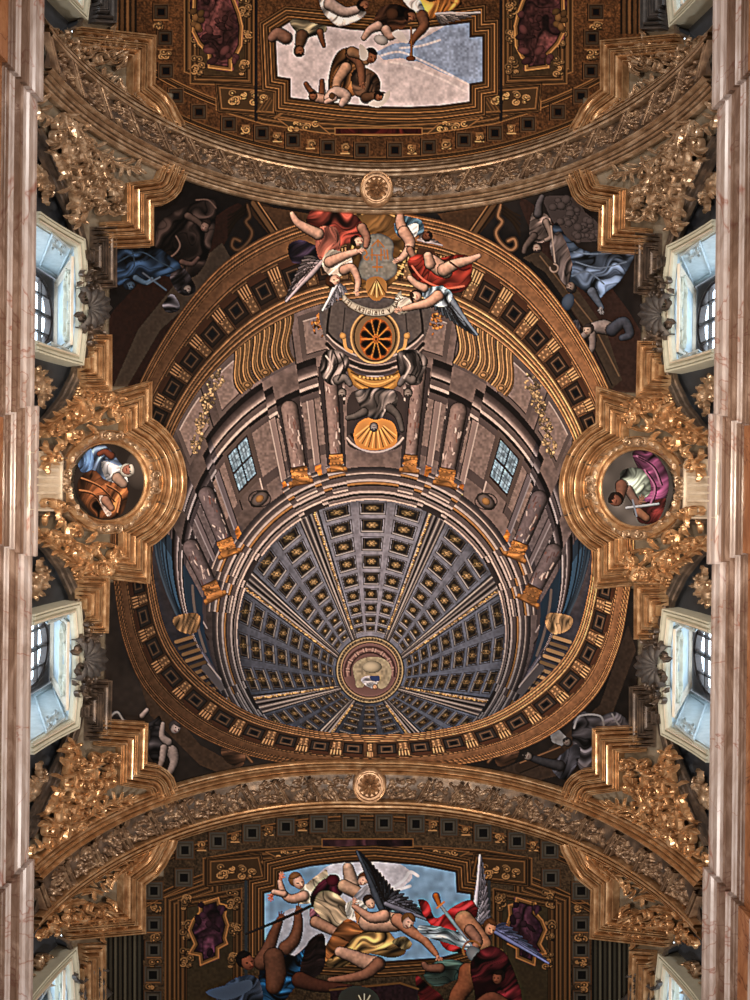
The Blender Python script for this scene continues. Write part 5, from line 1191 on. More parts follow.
    for j, (ya, yb) in enumerate(((yo0, yi0), (yo1, yi1))):
        a = np.array(V3(s_top, ya, -.02)); b = np.array((wx(WX), yb, ZT+.06)); c = np.array(V3(s_bot, ya, -.02))
        u = (b-a)/np.linalg.norm(b-a); dn = np.array((0, 0, -1.0)); n_ = np.cross(u, dn); n_ = n_/np.linalg.norm(n_); n_ = n_*(1 if n_[1]*(Yc-ya) > 0 else -1)
        pr = root('cheek_panel', 'pale blue side panel with scrolls in the '+where+' window, '+('lower' if j == 0 else 'upper')+' side', 'stucco panel', tuple((a+b)/2), 'side panels in the window splays')
        def sc2(m):
            L = np.linalg.norm(b-a)*.9
            moulding(m, [(.10,.12),(L,.0),(L,.9),(.10,1.0)], [(0,0),(0,.03),(.04,.04),(.06,0)], closed=True, side=1, step=.3)
            for q in range(2):
                ridge(m, spiral(.32, .45+.34*q, .14, 90*(1 if q % 2 else -1), 1.2, 1 if q % 2 else -1), (.05, .02), .04, .01); ridge(m, spiral(.68, .4+.34*q, .14, -90*(1 if q % 2 else -1), 1.2, -1 if q % 2 else 1), (.05, .02), .04, .01)
        panel(sc2, 'scroll_relief', BLUEP, a, u, dn, n_, pr)
GLASS, nt, b = new_mat('daylit_glass'); nt.nodes.remove(b)
tr_ = nt.nodes.new('ShaderNodeBsdfTransparent'); gl = nt.nodes.new('ShaderNodeBsdfGlossy'); gl.inputs['Roughness'].default_value = .05; mx = nt.nodes.new('ShaderNodeMixShader'); mx.inputs[0].default_value = .06
tr_.inputs[0].default_value = (.93, .97, 1, 1); nt.links.new(tr_.outputs[0], mx.inputs[1]); nt.links.new(gl.outputs[0], mx.inputs[2]); nt.links.new(mx.outputs[0], nt.nodes['Material Output'].inputs[0])
WINS = [(3.72,-1,'upper left'),(3.72,1,'upper right'),(-3.72,-1,'lower left'),(-3.72,1,'lower right'),(10.8,-1,'top left corner'),(10.8,1,'top right corner'),(-10.8,-1,'bottom left corner'),(-10.8,1,'bottom right corner')]
for n, (yc, sx, wh) in enumerate(WINS): window('', yc, sx, n+1, where=wh)
# ---------------- the two great transverse arches
BAND2 = metal('bronze_gilt_petals', (.14,.07,.035), (.34,.20,.11), (.56,.38,.22), .6, .36, 6, .05)
BAND = metal('aged_gilt_leaves', (.07,.042,.028), (.19,.12,.075), (.44,.31,.20), .45, .36, 5, .1)
ARCH = [('upper', 1), ('lower', -1)]
for nm, sg in ARCH:
    r = root('transverse_arch', 'gilded %s arch crossing the vault with a leaf band and a central rosette' % nm, 'arch', P3(0.0, sg*8.05, .2))
    ms = np.linspace(-W*math.radians(88), W*math.radians(88), 120); Yc = sg*8.07; D0 = .30
    knots = ([7.31, 7.64, 8.20, 8.66] if sg > 0 else [7.31, 7.60, 8.30, 8.72])
    def rb_(m_): m_.v = [(a, (1 if b > 0 else -1)*float(np.interp(abs(b), [7.20, 7.66, 8.36, 8.82], knots)), c) for a, b, c in m_.v]; m_.v = [(a, b*(1-(.04*abs(a)/(W*1.48) if sg < 0 else 0)), c) for a, b, c in m_.v]; return m_
    def band(mb, prof):
        mb.grid([[(s, sg*o, d) for s in ms] for o, d in (prof if sg > 0 else prof)])
    inn = [(7.20,-.02),(7.20,.08),(7.25,.13),(7.29,.14),(7.295,.0),(7.325,.0),(7.335,.17),(7.38,.20),(7.385,.02),(7.415,.02),(7.425,.22),(7.47,.26),(7.51,.25),(7.515,.06),(7.555,.06),(7.56,.28),(7.61,.33),(7.65,.32),(7.66,.16)]
    out = [(8.36,.16),(8.37,.32),(8.41,.33),(8.46,.28),(8.465,.05),(8.505,.05),(8.51,.26),(8.56,.26),(8.60,.22),(8.605,.01),(8.64,.01),(8.65,.20),(8.70,.17),(8.705,.0),(8.74,.0),(8.745,.14),(8.80,.10),(8.82,-.02)]
    m = MB('sy'); band(m, inn); rb_(m).build('inner_moulding', GILT_PALE if sg > 0 else GILT, r, (1, 1))
    m = MB('sy'); band(m, out); rb_(m).build('outer_moulding', GILT_PALE if sg > 0 else GILT, r, (1, 1))
    m = MB('sy'); band(m, [(7.66,.16),(7.70,.16),(7.80,.19),(8.0,.22),(8.2,.19),(8.32,.16),(8.36,.16)]); rb_(m).build('band_ground', BRONZE, r, (1, 1))
    R = random.Random(4 if sg > 0 else 5)
    for half in (-1, 1):
        m = MB('sy'); s = .62; q = 0
        while s < 9.45:
            for row in (-1, 0, 1):
                yy_ = Yc+row*.17+R.uniform(-.04, .04)
                if (q+row) % 2: boss(m, half*s, yy_, .095, .12, .17, 5)
                leaf(m, half*(s+R.uniform(-.04, .04)), yy_, (180 if half > 0 else 0)+R.uniform(-50, 50)+row*22, .22, .15, .11, .18, R.uniform(-50, 50), 3, 8, 7)
            boss(m, half*(s+.05), Yc+R.uniform(-.2, .2), .05, .10, .22)
            s += .145; q += 1
            if q % 5 == 0:
                ridge(m, [(half*(s-.02+.34*t), Yc+(t-.5)*.62*1) for t in [k/8 for k in range(9)]], .12, .12, .20, groove=True); ridge(m, [(half*(s+.12+.34*t), Yc+(t-.5)*.62) for t in [k/8 for k in range(9)]], .05, .11, .20); s += .16
        rb_(m).build('leaf_band', BAND, r, (1, 1))
    rb = MB('sy'); y0 = 7.87*sg
    rb.grid([[(rr*math.cos(a), y0+rr*math.sin(a), d) for a in [k*2*PI/40 for k in range(40)]] for rr, d in ((.47,.2),(.47,.33),(.44,.37),(.40,.36),(.39,.31),(.36,.31),(.35,.35),(.32,.35),(.31,.28),(.0,.27))], close_v=True); rb.build('rosette_ring', BAND2, r, (1, 1)); rb = MB('sy')
    for k in range(12): leaf(rb, .10*math.cos(k*PI/6), y0+.10*math.sin(k*PI/6), k*30, .22, .13, .06, .29, 0, 2, 7, 5)
    for k in range(8): leaf(rb, .04*math.cos(k*PI/4+.2), y0+.04*math.sin(k*PI/4+.2), k*45+11, .13, .09, .06, .33, 0, 1, 6, 5)
    for k in range(24): boss(rb, .425*math.cos(k*PI/12), y0+.425*math.sin(k*PI/12), .03, .03, .36)
    boss(rb, 0, y0, .06, .07, .37, 5); rb.build('rosette_petals', BAND2, r, (1, 1))
# ---------------- gilded stepped frames and stucco ornament, four corners
F1 = [(190,169),(187,177),(184,184),(181,192),(175,199),(166,204.5),(154,206),(154,246.5),(106,248.5)]
F2 = [(96,226),(117,226),(117,250),(117,288),(100,288)]
F3 = [(92,334),(112,334),(112,392),(84,392)]
F5 = [(178,841),(176,848),(171,856),(166,866),(158,876),(146,885),(146,934),(70,941)]
F6 = [(84,945),(106,944),(106,1000)]
def frame(name, label, path, w, n, mat, q, group, side=1, px=True, swell=.10, h=.055, cat='moulding'):
    pts = PL(path) if px else path
    c = pts[len(pts)//2]; mx_, my_ = MIR[q]
    r = root(name, label, cat, wpt(c[0]*mx_, c[1]*my_), group)
    m = MB(); moulding(m, pts, prof_steps(w, n, h, .08, swell), side=side, step=5); m.build('stepped_moulding', mat, r, (mx_, my_)); return r
def scroll_group(mb, items, rnd):
    for it in items:
        kd = it[0]
        if kd == 's': # spiral scroll: stem path then volute
            _, path, w, vol = it; p = sp(PL(path), False, 6); ridge(mb, p, (w*.6, w), (.07, .10), .05, groove=True)
            if vol: cx, cy, rr, a0, cw = vol; x, y = Lp(cx, cy); ridge(mb, spiral(x, y, rr, a0, 1.7, cw), (w, w*.5), (.10, .13), .05, groove=True); boss(mb, x, y, rr*.3, .09, .08)
        elif kd == 'f': _, path, size, n = it; foliage(mb, sp(PL(path), False, 5), rnd, size, n)
        elif kd == 'b': _, path, rr = it; beads(mb, sp(PL(path), False, 6), rr, .06, .07)
        elif kd == 'c': _, (x, y, rx, ry), n, size = it; x, y = Lp(x, y); cluster(mb, x, y, rx, ry, rnd, n, size)
        elif kd == 'l': _, x, y, an, L, w, cu = it; x, y = Lp(x, y); leaf(mb, x, y, an, L, w, .11, .05, cu, 5, 11, 7)
CORNER = [('s', [(78,122),(92,144),(108,158),(126,166),(141,168)], 5.5, None), ('f', [(100,152),(120,164),(142,168)], 9, 10), ('s', [(68,114),(84,140),(98,164)], 8, None), ('s', [(56,134),(70,150),(82,176),(86,198)], 7, (88,204,7,-90,-1)), ('s', [(104,166),(94,178),(97,196)], 6.5, None), ('l', 100, 176, 60, 30, 12, 50), ('l', 84, 150, 80, 34, 12, -40), ('l', 108,176,20,22,12,70), ('s', [(67,112),(70,128),(80,145),(92,160),(98,172)], 5, None), ('s', [(50,150),(62,156),(72,172),(76,195),(80,214)], 5, (80,219,5,-90,-1)), ('b', [(78,122),(90,140),(104,154),(120,164),(136,168)], 2.1),
          ('s', [(96,176),(98,190),(94,204)], 4.5, (104,209,7.5,200,1)), ('s', [(106,172),(114,176)], 4, (119,187,6.5,-120,1)), ('s', [(114,205),(122,208)], 3, (124,206,4,90,-1)),
          ('f', [(66,112),(74,140),(92,165)], 15, 12), ('f', [(52,148),(68,165),(76,200),(82,222)], 12, 14), ('f', [(84,128),(104,152),(132,166)], 9, 12), ('f', [(38,103),(46,112),(54,122)], 11, 7),
          ('c', (102,184,13,14), 24, 11), ('c', (88,162,14,12), 20, 10), ('c', (88,196,8,16), 18, 9), ('c', (66,136,9,12), 14, 10), ('c', (116,200,10,12), 14, 8), ('l', 74,118,70,34,12,20), ('l', 62,128,60,40,13,30), ('l', 96,160,20,26,10,60), ('l', 56,152,50,30,10,30)]
SIDE = [('s', [(98,386),(90,398),(94,412),(84,422)], 6.5, None), ('s', [(112,398),(108,408),(98,416)], 5.5, None), ('l', 96,398,100,26,12,40), ('l', 82,416,160,24,11,-40), ('s', [(88,384),(84,398),(72,410),(56,422),(40,434)], 5, None), ('f', [(88,384),(84,398),(72,410),(56,422),(40,434)], 10, 16), ('s', [(98,420),(108,424),(116,422)], 4.5, (118,413,8,90,-1)), ('s', [(92,400),(96,392)], 4, (104,394,5,160,1)),
        ('c', (100,407,14,12), 26, 10), ('c', (76,424,14,9), 20, 9), ('c', (116,402,8,8), 10, 8), ('s', [(68,446),(70,434),(80,424),(94,420)], 4.5, None), ('l', 84,402,120,24,10,-30), ('l', 72,428,150,22,9,20), ('b', [(82,388),(76,402),(60,414)], 1.6), ('c', (50,436,10,6), 10, 8)]
ENDC = [('s', [(56,908),(72,896),(90,890),(104,894)], 6, (107,911,11,-90,1)), ('s', [(130,866),(116,880),(112,890)], 4, None), ('f', [(140,858),(126,868),(108,880),(92,894)], 9, 14), ('b', [(142,862),(126,872),(106,886)], 1.8), ('c', (92,914,18,12), 34, 10), ('c', (66,916,16,12), 26, 10), ('c', (48,924,12,8), 14, 9), ('c', (110,926,9,9), 14, 8), ('s', [(52,936),(62,926),(76,922)], 4, (80,930,5,-90,1)), ('l', 64,908,-30,26,10,30), ('l', 90,930,10,24,9,-30)]
nm2 = lambda nm: nm.replace('upper', '#').replace('lower', 'upper').replace('#', 'lower')
for nm, sx, sy in QUADS:
    mir = MIR[nm]; pal = GILT_PALE if sy < 0 else GILT
    frame('stucco_border', 'gilded stepped frame with a rounded shoulder in the %s corner of the middle bay' % nm, F1, 27, 7, GILT if nm != 'upper left' else GILT, nm, 'stepped corner frames', side=-1 if False else 1)
    frame('stucco_border', 'dark stepped frame between the %s corner frame and the shell' % nm, F2, 30, 7, BRONZE, nm, 'stepped frames beside the windows')
    frame('stucco_border', 'bright gilded stepped frame between the %s shell and the medallion' % nm, F3, 24, 6, GILT, nm, 'stepped frames beside the windows')
    frame('stucco_border', 'gilded stepped frame just beyond the arch at the %s' % nm2(nm), F5, 24, 6, GILT, {'upper left': 'lower left', 'upper right': 'lower right', 'lower left': 'upper left', 'lower right': 'upper right'}[nm], 'stepped frames beyond the arches')
    frame('stucco_border', ('dark' if sy < 0 else 'gilded')+' stepped frame at the %s edge beyond the arch' % nm2(nm), F6, 24, 6, DARKGREY if sy < 0 else GILT, {'upper left': 'lower left', 'upper right': 'lower right', 'lower left': 'upper left', 'lower right': 'upper right'}[nm], 'stepped frames beyond the arches')
    for key, items, lab, c0, seed, mat in (('corner', CORNER, 'gilded acanthus scrollwork filling the %s corner of the middle bay' % nm, (95,170), 11, pal), ('side', SIDE, 'gilded acanthus scrollwork beside the medallion, toward the %s' % nm, (90,410), 12, GILT), ('end', ENDC, 'gilded acanthus scrollwork beyond the arch at the %s' % nm2(nm), (85,915), 13, pal)):
        mm = mir if key != 'end' else (mir[0], -mir[1])
        x, y = Lp(*c0); r = root('acanthus_ornament', lab, 'stucco ornament', wpt(x*mm[0], y*mm[1]), 'acanthus ornaments')
        for it in items:
            if it[0] == 's': m = MB(); scroll_group(m, [it], random.Random(seed)); m.build('scroll', mat, r, mm)
        m = MB(); scroll_group(m, [i for i in items if i[0] in 'flcb'], random.Random(seed+5)); m.build('leafwork', mat, r, mm)
    # shell with its scrolls
    x, y = Lp(98, 308); r = root('shell_ornament', 'dark stucco scallop shell beside the %s window' % nm, 'shell', wpt(x*mir[0], y*mir[1]), 'scallop shells by the windows')
    m = MB(); rows = []
    for i in range(82):
        i = i/2; a = math.radians(-112+224*i/40); rr = 22*(1-.07*abs(math.cos(i/40*PI*9)))
        rows.append([(x-9+rr*t*math.cos(a)*1.05, y+rr*t*math.sin(a), .05+.16*math.sin(PI*min(1, t*.8+.1))+.06*abs(math.sin(i/40*PI*9))*t) for t in (.08, .25, .45, .65, .82, .94, 1.0)]+[(x-9+rr*math.cos(a)*1.05, y+rr*math.sin(a), -.02)])
    m.grid(rows[::-1]); m.build('scallop', DARKGREY, r, mir)
    rnd = random.Random(21)
    for sg in (-1, 1):
        m = MB(); ridge(m, sp([(x-4, y+sg*14), (x-8, y+sg*20), (x-2, y+sg*24)], False, 6), 4, .1, .05); ridge(m, spiral(x-2, y+sg*20, 6, 90, 1.5, sg), (3.5, 2), .1, .06); cluster(m, x-9, y+sg*18, 6, 9, rnd, 14, 8); cluster(m, x-8, y+sg*30, 5, 6, rnd, 8, 7)
        m.build('scroll', BRONZE, r, mir)
    for (px_, py_, lb, mt) in ((45,178,'gold rosette ornament in the dark lunette above the %s window' if sy < 0 else 'gold rosette ornament in the dark lunette near the arch, by the %s window', GILT_PALE), (41,381,'gold rosette ornament in the dark lunette between the %s window and the medallion', GILT_PALE)):
        x2, y2 = Lp(px_, py_); r = root('lunette_ornament', lb % nm, 'stucco ornament', wpt(x2*mir[0], y2*mir[1], -.3), 'gold ornaments in the dark lunettes')
        m = MB(d0=-.24); rnd = random.Random(31)
        boss(m, x2-4, y2-2, 8, .12, -.28, 7, 11); boss(m, x2-4, y2-2, 4.5, .09, -.19, 5, 6); boss(m, x2+5, y2+8, 6.5, .12, -.28, 6, 8.5); boss(m, x2+5, y2+8, 3.5, .07, -.2, 5, 3.5)
        for k in range(9): leaf(m, x2-4, y2-2, k*40, 14, 7, .08, -.28)
        for k in range(7): leaf(m, x2+4, y2+7, k*51, 12, 6, .08, -.28)
        cluster(m, x2+2, y2+14, 4, 5, rnd, 8, 7, base=-.26); m.build('rosette_relief', mt, r, mir)
    # end bay shell (only the lower ones come into view)
    if sy > 0:
        x, y = Lp(96, 990); r = root('shell_ornament', 'dark shell and leaf ornament at the bottom edge, beyond the arch on the '+('left' if sx < 0 else 'right'), 'shell', wpt(x*mir[0], y), 'scallop shells by the windows')
        m = MB(); cluster(m, x-6, y-10, 10, 10, random.Random(3), 18, 9); boss(m, x+4, y+4, 14, .16, .04, 9, 12); m.build('scallop', DARKGREY, r, (mir[0], 1))
        x, y = Lp(40, 968); r = root('lunette_ornament', 'gold ornament in the dark lunette at the bottom %s corner' % ('left' if sx < 0 else 'right'), 'stucco ornament', wpt(x*mir[0], y, -.3), 'gold ornaments in the dark lunettes')
        m = MB(d0=-.24); cluster(m, x, y, 7, 14, random.Random(8), 26, 9, base=-.27); boss(m, x, y-6, 4, .1, -.25, 6); m.build('rosette_relief', GILT_PALE, r, (mir[0], 1))
# ---------------- medallions
for sx, side_ in ((-1, 'left'), (1, 'right')):
    mir = (1, 1) if sx < 0 else (-1, 1)
    cx, cy = Lp(110, 481); cy = -2.0
    yo = 1.0
    top_arc = arc(cx, cy, 77, -57, 57, 30)
    fp = [(-258, cy-91), (-222, cy-102), (-222, cy-64.6)]+top_arc[1:-1]+[(-222, cy+64.6), (-222, cy+102), (-258, cy+98)]
    r = root('medallion_border', 'large gilded stepped frame bulging round the %s medallion' % side_, 'moulding', wpt(sx*200, cy), 'medallion frames')
    m = MB(); moulding(m, fp, prof_steps(28, 7, .06, .08, .12), side=1, step=5); m.build('stepped_moulding', GILT, r, mir)
    m = MB()
    for a in (-26, 22):
        ca, sa = math.cos(math.radians(a)), math.sin(math.radians(a)); m = MB(); ridge(m, [(cx+ca*rr, cy+sa*rr) for rr in (50, 60, 70, 77)], 1.6, .05, .17); m.build('frame_seam', BRONZE, r, mir)
    md = root('medallion', 'garlanded oval medallion on the %s' % ('left with a seated man in orange brown and blue' if sx < 0 else 'right with a bearded man in purple holding a sword'), 'medallion', wpt(sx*263, cy), 'medallions')
    m = MB(); rx, ry = 39.5, 41
    m.grid([[(cx+(rx+o)*math.cos(a), cy+(ry+o)*math.sin(a), d) for a in [k*2*PI/64 for k in range(64)]] for o, d in ((-3,.02),(-2.6,.07),(-1,.09),(-.6,.06),(.4,.06),(.8,.12),(3,.16),(6,.16),(8.4,.12),(8.8,.07),(9.6,.07),(10,.10),(11,.09),(11.5,-.02))][::-1], close_v=True); m.build('ring', GILT, md, mir)
    m = MB(); rnd = random.Random(17)
    for k in range(44):
        a = k*360/44; ca, sa = math.cos(math.radians(a)), math.sin(math.radians(a)); leaf(m, cx+(rx+4.2)*ca, cy+(ry+4.2)*sa, a+90+rnd.uniform(-30, 30), 7, 4.5, .06, .15, 0, 2, 7, 5)
    for a in (0, 90, 180, 270):
        ca, sa = math.cos(math.radians(a)), math.sin(math.radians(a)); boss(m, cx+(rx+5)*ca, cy+(ry+5)*sa, 5, .1, .15, 6)
        for sg in (-1, 1): ridge(m, spiral(cx+(rx+5)*ca-sa*7*sg, cy+(ry+5)*sa+ca*7*sg, 4.6, a, 1.4, sg), (2.6, 1.4), .08, .14)
    for a in (135, 225, 45, 315):
        for sg in (-1, 1): ridge(m, arc(cx, cy, rx+12, a-22, a+22, 16, ry+12), (2.5, 4), .09, .06)
    m.build('garland', GILT_PALE, md, mir)
    cv = Canvas(64, 434, 156, 528, 1.6) if sx < 0 else Canvas(592, 436, 682, 532, 1.6)
    X0, Y0 = unrect(sx*(-cx), cy); KK = cv
    cv.rgb[:] = np.array((52,42,38) if sx < 0 else (92,86,84), np.float32)*(1+.25*cv.n1+.15*cv.n3)[..., None]
    el = np.hypot((cv.X-X0)/(rx-1), (cv.Y-Y0)/(ry-1)) < 1; cv.idm[el] = 1
    B_ = len(IDS)
    if sx < 0:
        cv.ell(138,470,14,20,0,(104,92,86),1); cv.rgb[:] = cv.rgb*.6+.4*np.array((60,50,46), np.float32)*(1+.2*cv.n1)[..., None]
        cv.fill([(78,466),(90,450),(104,446),(118,462),(126,474),(118,486),(100,480),(88,474)], (96,120,162), 2, s=True, fold=(40,7,.55), edge=.3)
        cv.fill([(76,456),(88,446),(92,466),(80,472)], (70,104,158), 2, s=True, fold=(20,6,.4)); cv.fill([(100,462),(120,468),(126,484),(108,484)], (180,180,190), 2, s=True, fold=(60,5,.4))
        cv.fill([(78,478),(92,470),(104,480),(124,486),(126,500),(118,516),(98,518),(84,506),(76,492)], (146,80,42), 2, s=True, fold=(35,9,.55), edge=.4)
        for p_ in ([(80,478),(98,486),(112,500)],[(78,490),(92,494),(104,512)],[(104,484),(118,494),(116,512)]): cv.stroke(sp(p_, False, 6), 1.6, (196,120,70)); cv.stroke([(a+1.5, b+1.8) for a, b in sp(p_, False, 6)], 1.4, (64,32,18))
        cv.fill([(98,496),(104,498),(110,512),(106,516),(100,506)], (196,170,160), 2, s=True, fold=(20,4,.3)); cv.limb([(104,500),(110,508)], [4,3], (190,130,104), 2)
        cv.limb([(110,456),(104,452),(98,454)], [3.4,3,2.4], (150,70,44), 2); cv.limb([(116,478),(122,484)], [5,4], (190,150,130), 2); cv.head(126,470,6.4, -20,(184,110,88),(206,196,186),2,up=-10)
        lb = ('painted_man', 'seated old man in a blue tunic and orange brown cloak')
    else:
        cv.fill([(634,452),(652,452),(668,470),(670,492),(660,512),(644,508),(650,486),(640,470)], (112,52,92), 2, s=True, fold=(70,9,.6), edge=.4)
        cv.fill([(640,506),(656,500),(668,500),(658,522),(640,522)], (100,34,34), 2, s=True, fold=(40,6,.5))
        cv.fill([(621,480),(624,470),(640,468),(650,478),(652,492),(640,500),(628,494)], (140,156,146), 2, s=True, fold=(50,7,.5), edge=.3)
        for p_ in ([(638,456),(654,466),(662,484)],[(646,470),(656,486),(652,504)]): cv.stroke(sp(p_, False, 6), 1.8, (168,98,142)); cv.stroke([(a+2, b+1) for a, b in sp(p_, False, 6)], 1.4, (52,20,40))
        cv.limb([(630,490),(636,500),(642,506)], [4,3.4,3], (150,110,98), 2); cv.hand(642,502,-70,4,(160,110,90),2); cv.limb([(640,512),(648,518)], [4,3.4], (170,110,80), 2)
        cv.limb([(623,486),(622,496)], [6,4], (146,92,72), 2); cv.head(617,500,7, 170,(150,88,66),(40,24,20),2,up=-160)
        cv.limb([(628,508),(660,504)], [1.4,1.2], (170,176,190), 2); cv.stroke([(634,500),(638,516)], 1.8, (120,130,150), id=2)
        lb = ('painted_man', 'bearded man in a pale green tunic and purple cloak')
    cv.idm[~el] = 0; cv.rgb += .7*(cv.rgb-blur(cv.rgb, 2)); np.clip(cv.rgb, 4, 245, out=cv.rgb); lm_ = cv.rgb.mean(-1, keepdims=True); cv.rgb[:] = (lm_+.8*(cv.rgb-lm_))*((lm_/255)**.25)
    pc_ = pic_mesh(cv, cv.idm == 1, 'painted_background', .04, md); pp_ = pic_mesh(cv, cv.idm == 2, lb[0], .04, md); pp_['label'] = lb[1]
    # console with capital between medallion and cornice
    co = root('console', 'cream fluted console with gold scrolls between the %s medallion and the cornice' % side_, 'console', wpt(sx*322, cy), 'fluted consoles')
    m = MB(); moulding(m, [(-334,cy-36),(-308,cy-36),(-308,cy-26),(-302,cy-26),(-302,cy+26),(-308,cy+26),(-308,cy+36),(-334,cy+36)], [(0,-.02),(.1,.06),(1.6,.07),(1.8,.12),(3.4,.13),(3.6,.08),(5,.08),(5.2,.15),(7,.16),(7.2,.1)], side=1, step=5); m.build('stepped_back', BRONZE, co, mir)
    m = MB(); moulding(m, [(-345,cy-30),(-314,cy-30),(-311,cy-24),(-311,cy+24),(-314,cy+30),(-345,cy+30)], [(0,.08),(.1,.17),(2,.19),(2.4,.15),(20,.15),(21,.1)], side=1, step=5); m.build('block', CREAM, co, mir)
    m = MB(); m.grid([[(a, b, .152) for b in (cy-26, cy, cy+26)] for a in (-347, -335, -325, -313)]); m.build('block_face', CREAM, co, mir); m = MB()
    for q_ in (-12, -4, 4, 12): ridge(m, [(-340,cy+q_), (-330,cy+q_), (-318,cy+q_)], 4.6, .07, .14); boss(m, -317, cy+q_, 2.6, .07, .14)
    m.build('fluting', CREAM, co, mir)
    rnd = random.Random(6)
    for q_ in (-22, 22): m = MB(); cluster(m, -322, cy+q_, 7, 5, rnd, 12, 9, base=.16); ridge(m, spiral(-318, cy+q_, 5, 90, 1.4), (2.8, 1.5), .09, .16); m.build('gold_scroll', GILT, co, mir)
# ---------------- cornice (entablature) and walls
PROF = [(.60,13.12),(.0,13.12),(.0,13.04),(.02,13.0),(.025,12.86),(.07,12.84),(.075,12.74),(.10,12.72),(.105,12.66),(.16,12.65),(.165,12.61),(.19,12.60),(.195,12.54),(.22,12.53),(.225,12.44),(.24,12.43),(.245,12.38),(.27,12.37)]
FRZ = [(.27,12.38),(.275,12.36),(.28,12.05),(.285,11.9)]
ARC = [(.285,11.9),(.20,11.88),(.20,11.7),(.24,11.68),(.24,11.5),(.28,11.48),(.28,11.3),(.36,11.28)]
XB = 6.19
Ys = [-15, -6.85, -6.85, -1.33, -1.33, 1.40, 1.40, 6.95, 6.95, 15]; Xs = [XB-.10]*2+[XB]*2+[XB-.095]*2+[XB]*2+[XB-.10]*2
def ent(prof, name, mat, sx):
    pth = [(Ys[0], Xs[0])]+[(Ys[i], Xs[i]) for i in range(1, 9)]+[(Ys[9], Xs[9])]
    m = MB('w'); rows = []
    for o, z in prof: rows.append([(-sx*p[1], p[0], CAMZ+z) for p in offset(pth, o)])
    m.grid(rows); ob = m.build(name, mat, None, (1, 1), smooth=False); return ob
for sx, sd in ((-1, 'left'), (1, 'right')):
    tag(ent(PROF[:7], 'trim_5', PINK, sx), 'pale pink marble cornice running along the %s wall' % sd, kind='structure')
    tag(ent(PROF[6:11], 'trim_5', MBR, sx), 'brown veined cornice moulding along the %s wall' % sd, kind='structure')
    tag(ent(PROF[10:14], 'trim_5', PINK, sx), 'pale fillet of the %s cornice' % sd, kind='structure')
    tag(ent(PROF[13:], 'trim_5', MBR, sx), 'lower brown moulding of the %s cornice' % sd, kind='structure')
    tag(ent(FRZ, 'trim_6', BROWN, sx), 'brown marble frieze of the %s wall' % sd, kind='structure')
    tag(ent(ARC, 'trim_7', PINK, sx), 'pale marble architrave of the %s wall' % sd, kind='structure')
    m = MB('w'); m.grid([[(-sx*6.52, y, z) for y in (-15, 15)] for z in (0, CAMZ+13.2)]); tag(m.build('wall_'+sd, BROWN, None, smooth=False), 'brown marble nave wall', kind='structure')
    for yy, hw in ((0.03, .95), (8.9, 1.4), (-8.9, 1.4)):
        m = MB('w'); xa = 6.20
        for (x_, h_, z0, z1) in ((xa, hw, 0, CAMZ+11.5), (xa-.06, hw+.06, CAMZ+11.5, CAMZ+11.62), (xa-.02, hw+.02, CAMZ+11.3, CAMZ+11.38)):
            c = [(-sx*x_, yy-h_), (-sx*x_, yy+h_), (-sx*6.5, yy+h_), (-sx*6.5, yy-h_)]; m.add([(*p, z0) for p in c]+[(*p, z1) for p in c], [(0,1,2,3),(4,5,6,7),(0,1,5,4),(1,2,6,5),(2,3,7,6),(3,0,4,7)])
        r = m.build('pilaster', PINK, None, smooth=False); tag(r, 'tall pale marble pilaster against the %s wall %s' % (sd, 'in the middle' if abs(yy) < 1 else 'beyond the upper arch' if yy > 0 else 'beyond the lower arch'), 'pilaster', 'pilasters')
for y_, nm_ in ((14.9, 'wall_blocker_front'), (-14.9, 'wall_blocker_back')):  # unseen walls added to keep sky light out of the open ends
    m = MB('w'); m.grid([[(x_, y_, z_) for x_ in (-6.6, 6.6)] for z_ in (0, CAMZ+H1+W+.1)]); tag(m.build(nm_, STUCCO, None, smooth=False), 'end wall of the nave', kind='structure')
m = MB('w'); m.grid([[(x_, y_, 0.0) for x_ in (-6.6, 6.6)] for y_ in (-15, 15)]); tag(m.build('floor', FLOORM, None, smooth=False), 'marble church floor', kind='structure')
for o in bpy.data.objects:
    if '_w' in o: del o['_w']
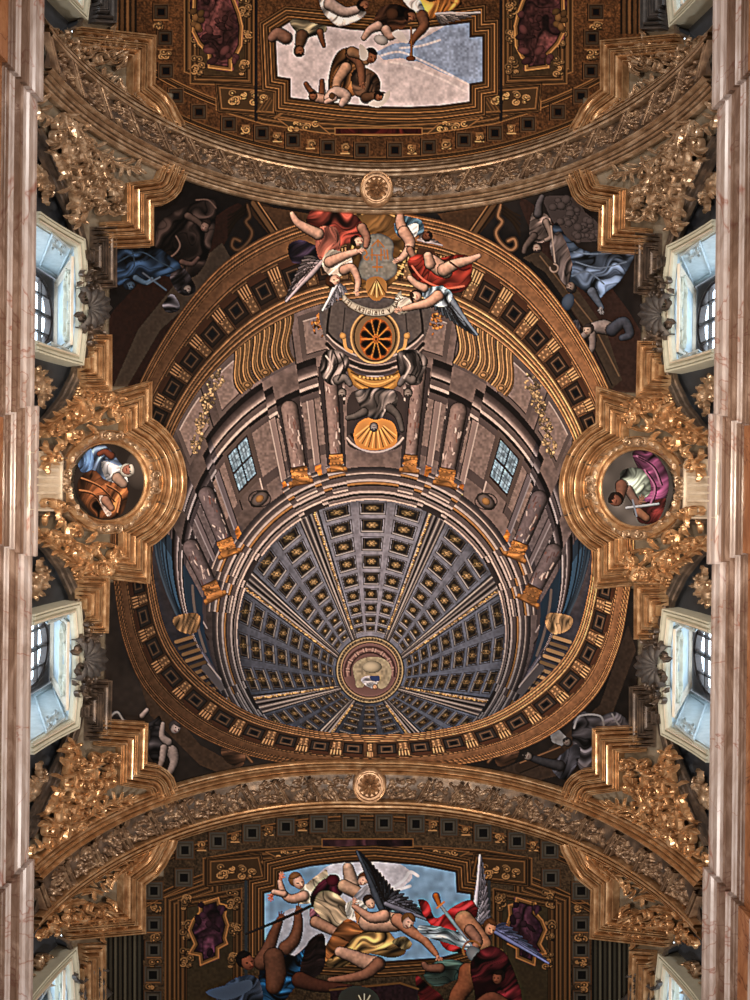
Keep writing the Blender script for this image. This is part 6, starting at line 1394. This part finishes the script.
# ---------------- light
def area(name, loc, rot, sx_, sy_, power, col):
    l = bpy.data.lights.new(name, 'AREA'); l.shape = 'RECTANGLE'; l.size = sx_; l.size_y = sy_; l.energy = power; l.color = col
    o = link(bpy.data.objects.new(name, l)); o.location = loc; o.rotation_euler = rot; return o
WARM = (1, .80, .60)
def lamp(name, loc, to, sx_, sy_, power, col, spread=160):
    from mathutils import Vector
    o = area(name, loc, (0, 0, 0), sx_, sy_, power, col); o.rotation_euler = (Vector(to)-Vector(loc)).to_track_quat('-Z', 'Y').to_euler(); o.data.spread = math.radians(spread); return o
lamp('unseen_nave_light', (0, 12.0, 3.0), (0, -3, 20), 1.4, 1.4, 1350, (1, .92, .85)); lamp('unseen_nave_light', (0, -12.0, 3.0), (0, 3, 20), 1.4, 1.4, 1450, (1, .92, .85))  # unseen lights low at both ends, added to rake the arch mouldings
for sg in (-1, 1):
    for y_ in (-9.0, 0.0, 9.0): lamp('unseen_side_light', (sg*5.6, y_, 10.6), (-sg*4.6, y_*.85, 17.2), .25, 1.0, 235 if y_ else 280, WARM, 120)  # unseen warm lights below the cornice, added to rake the gilt relief
    lamp('unseen_side_light', (sg*3.4, 0, 6.0), (sg*5.4, 0, 17), .3, 6.0, 190, WARM, 70)  # unseen added light in mid nave, aimed up at the nearer side
for n, (yc, sx, wh) in []: area('daylight', (-sx*8.6, yc, 16.6), (0, sx*math.radians(-100) if False else (-sx)*math.radians(62), 0), 2.4, 2.4, 260, (.62, .82, 1))
wd = bpy.data.worlds.new('sky'); bpy.context.scene.world = wd; wd.use_nodes = True; wd.node_tree.nodes['Background'].inputs[0].default_value = (.75, .88, 1, 1); wd.node_tree.nodes['Background'].inputs[1].default_value = 6.0
# ---------------- camera
cam = bpy.data.cameras.new('camera'); co = link(bpy.data.objects.new('camera', cam)); cam.sensor_fit = 'VERTICAL'; cam.sensor_height = 36; cam.sensor_width = 27; cam.lens = F*36/1000
cam.shift_x = (375-VX)/1000; cam.shift_y = -(500-VY)/1000
from mathutils import Matrix
co.matrix_world = Matrix(((-CR, SR, 0, 0), (SR, CR, 0, 0), (0, 0, -1, CAMZ), (0, 0, 0, 1)))
sc0 = bpy.context.scene; sc0.camera = co
sc0.view_settings.view_transform = 'Standard'; sc0.view_settings.look = 'None'; sc0.view_settings.gamma = 1; sc0.view_settings.exposure = -.12; sc0.view_settings.use_curve_mapping = False

for o in bpy.data.objects:
    if 'label' in o and not 4 <= len(o['label'].replace('-', ' ').split()) <= 16: print('LABEL', o.name, len(o['label'].split()), o['label'])
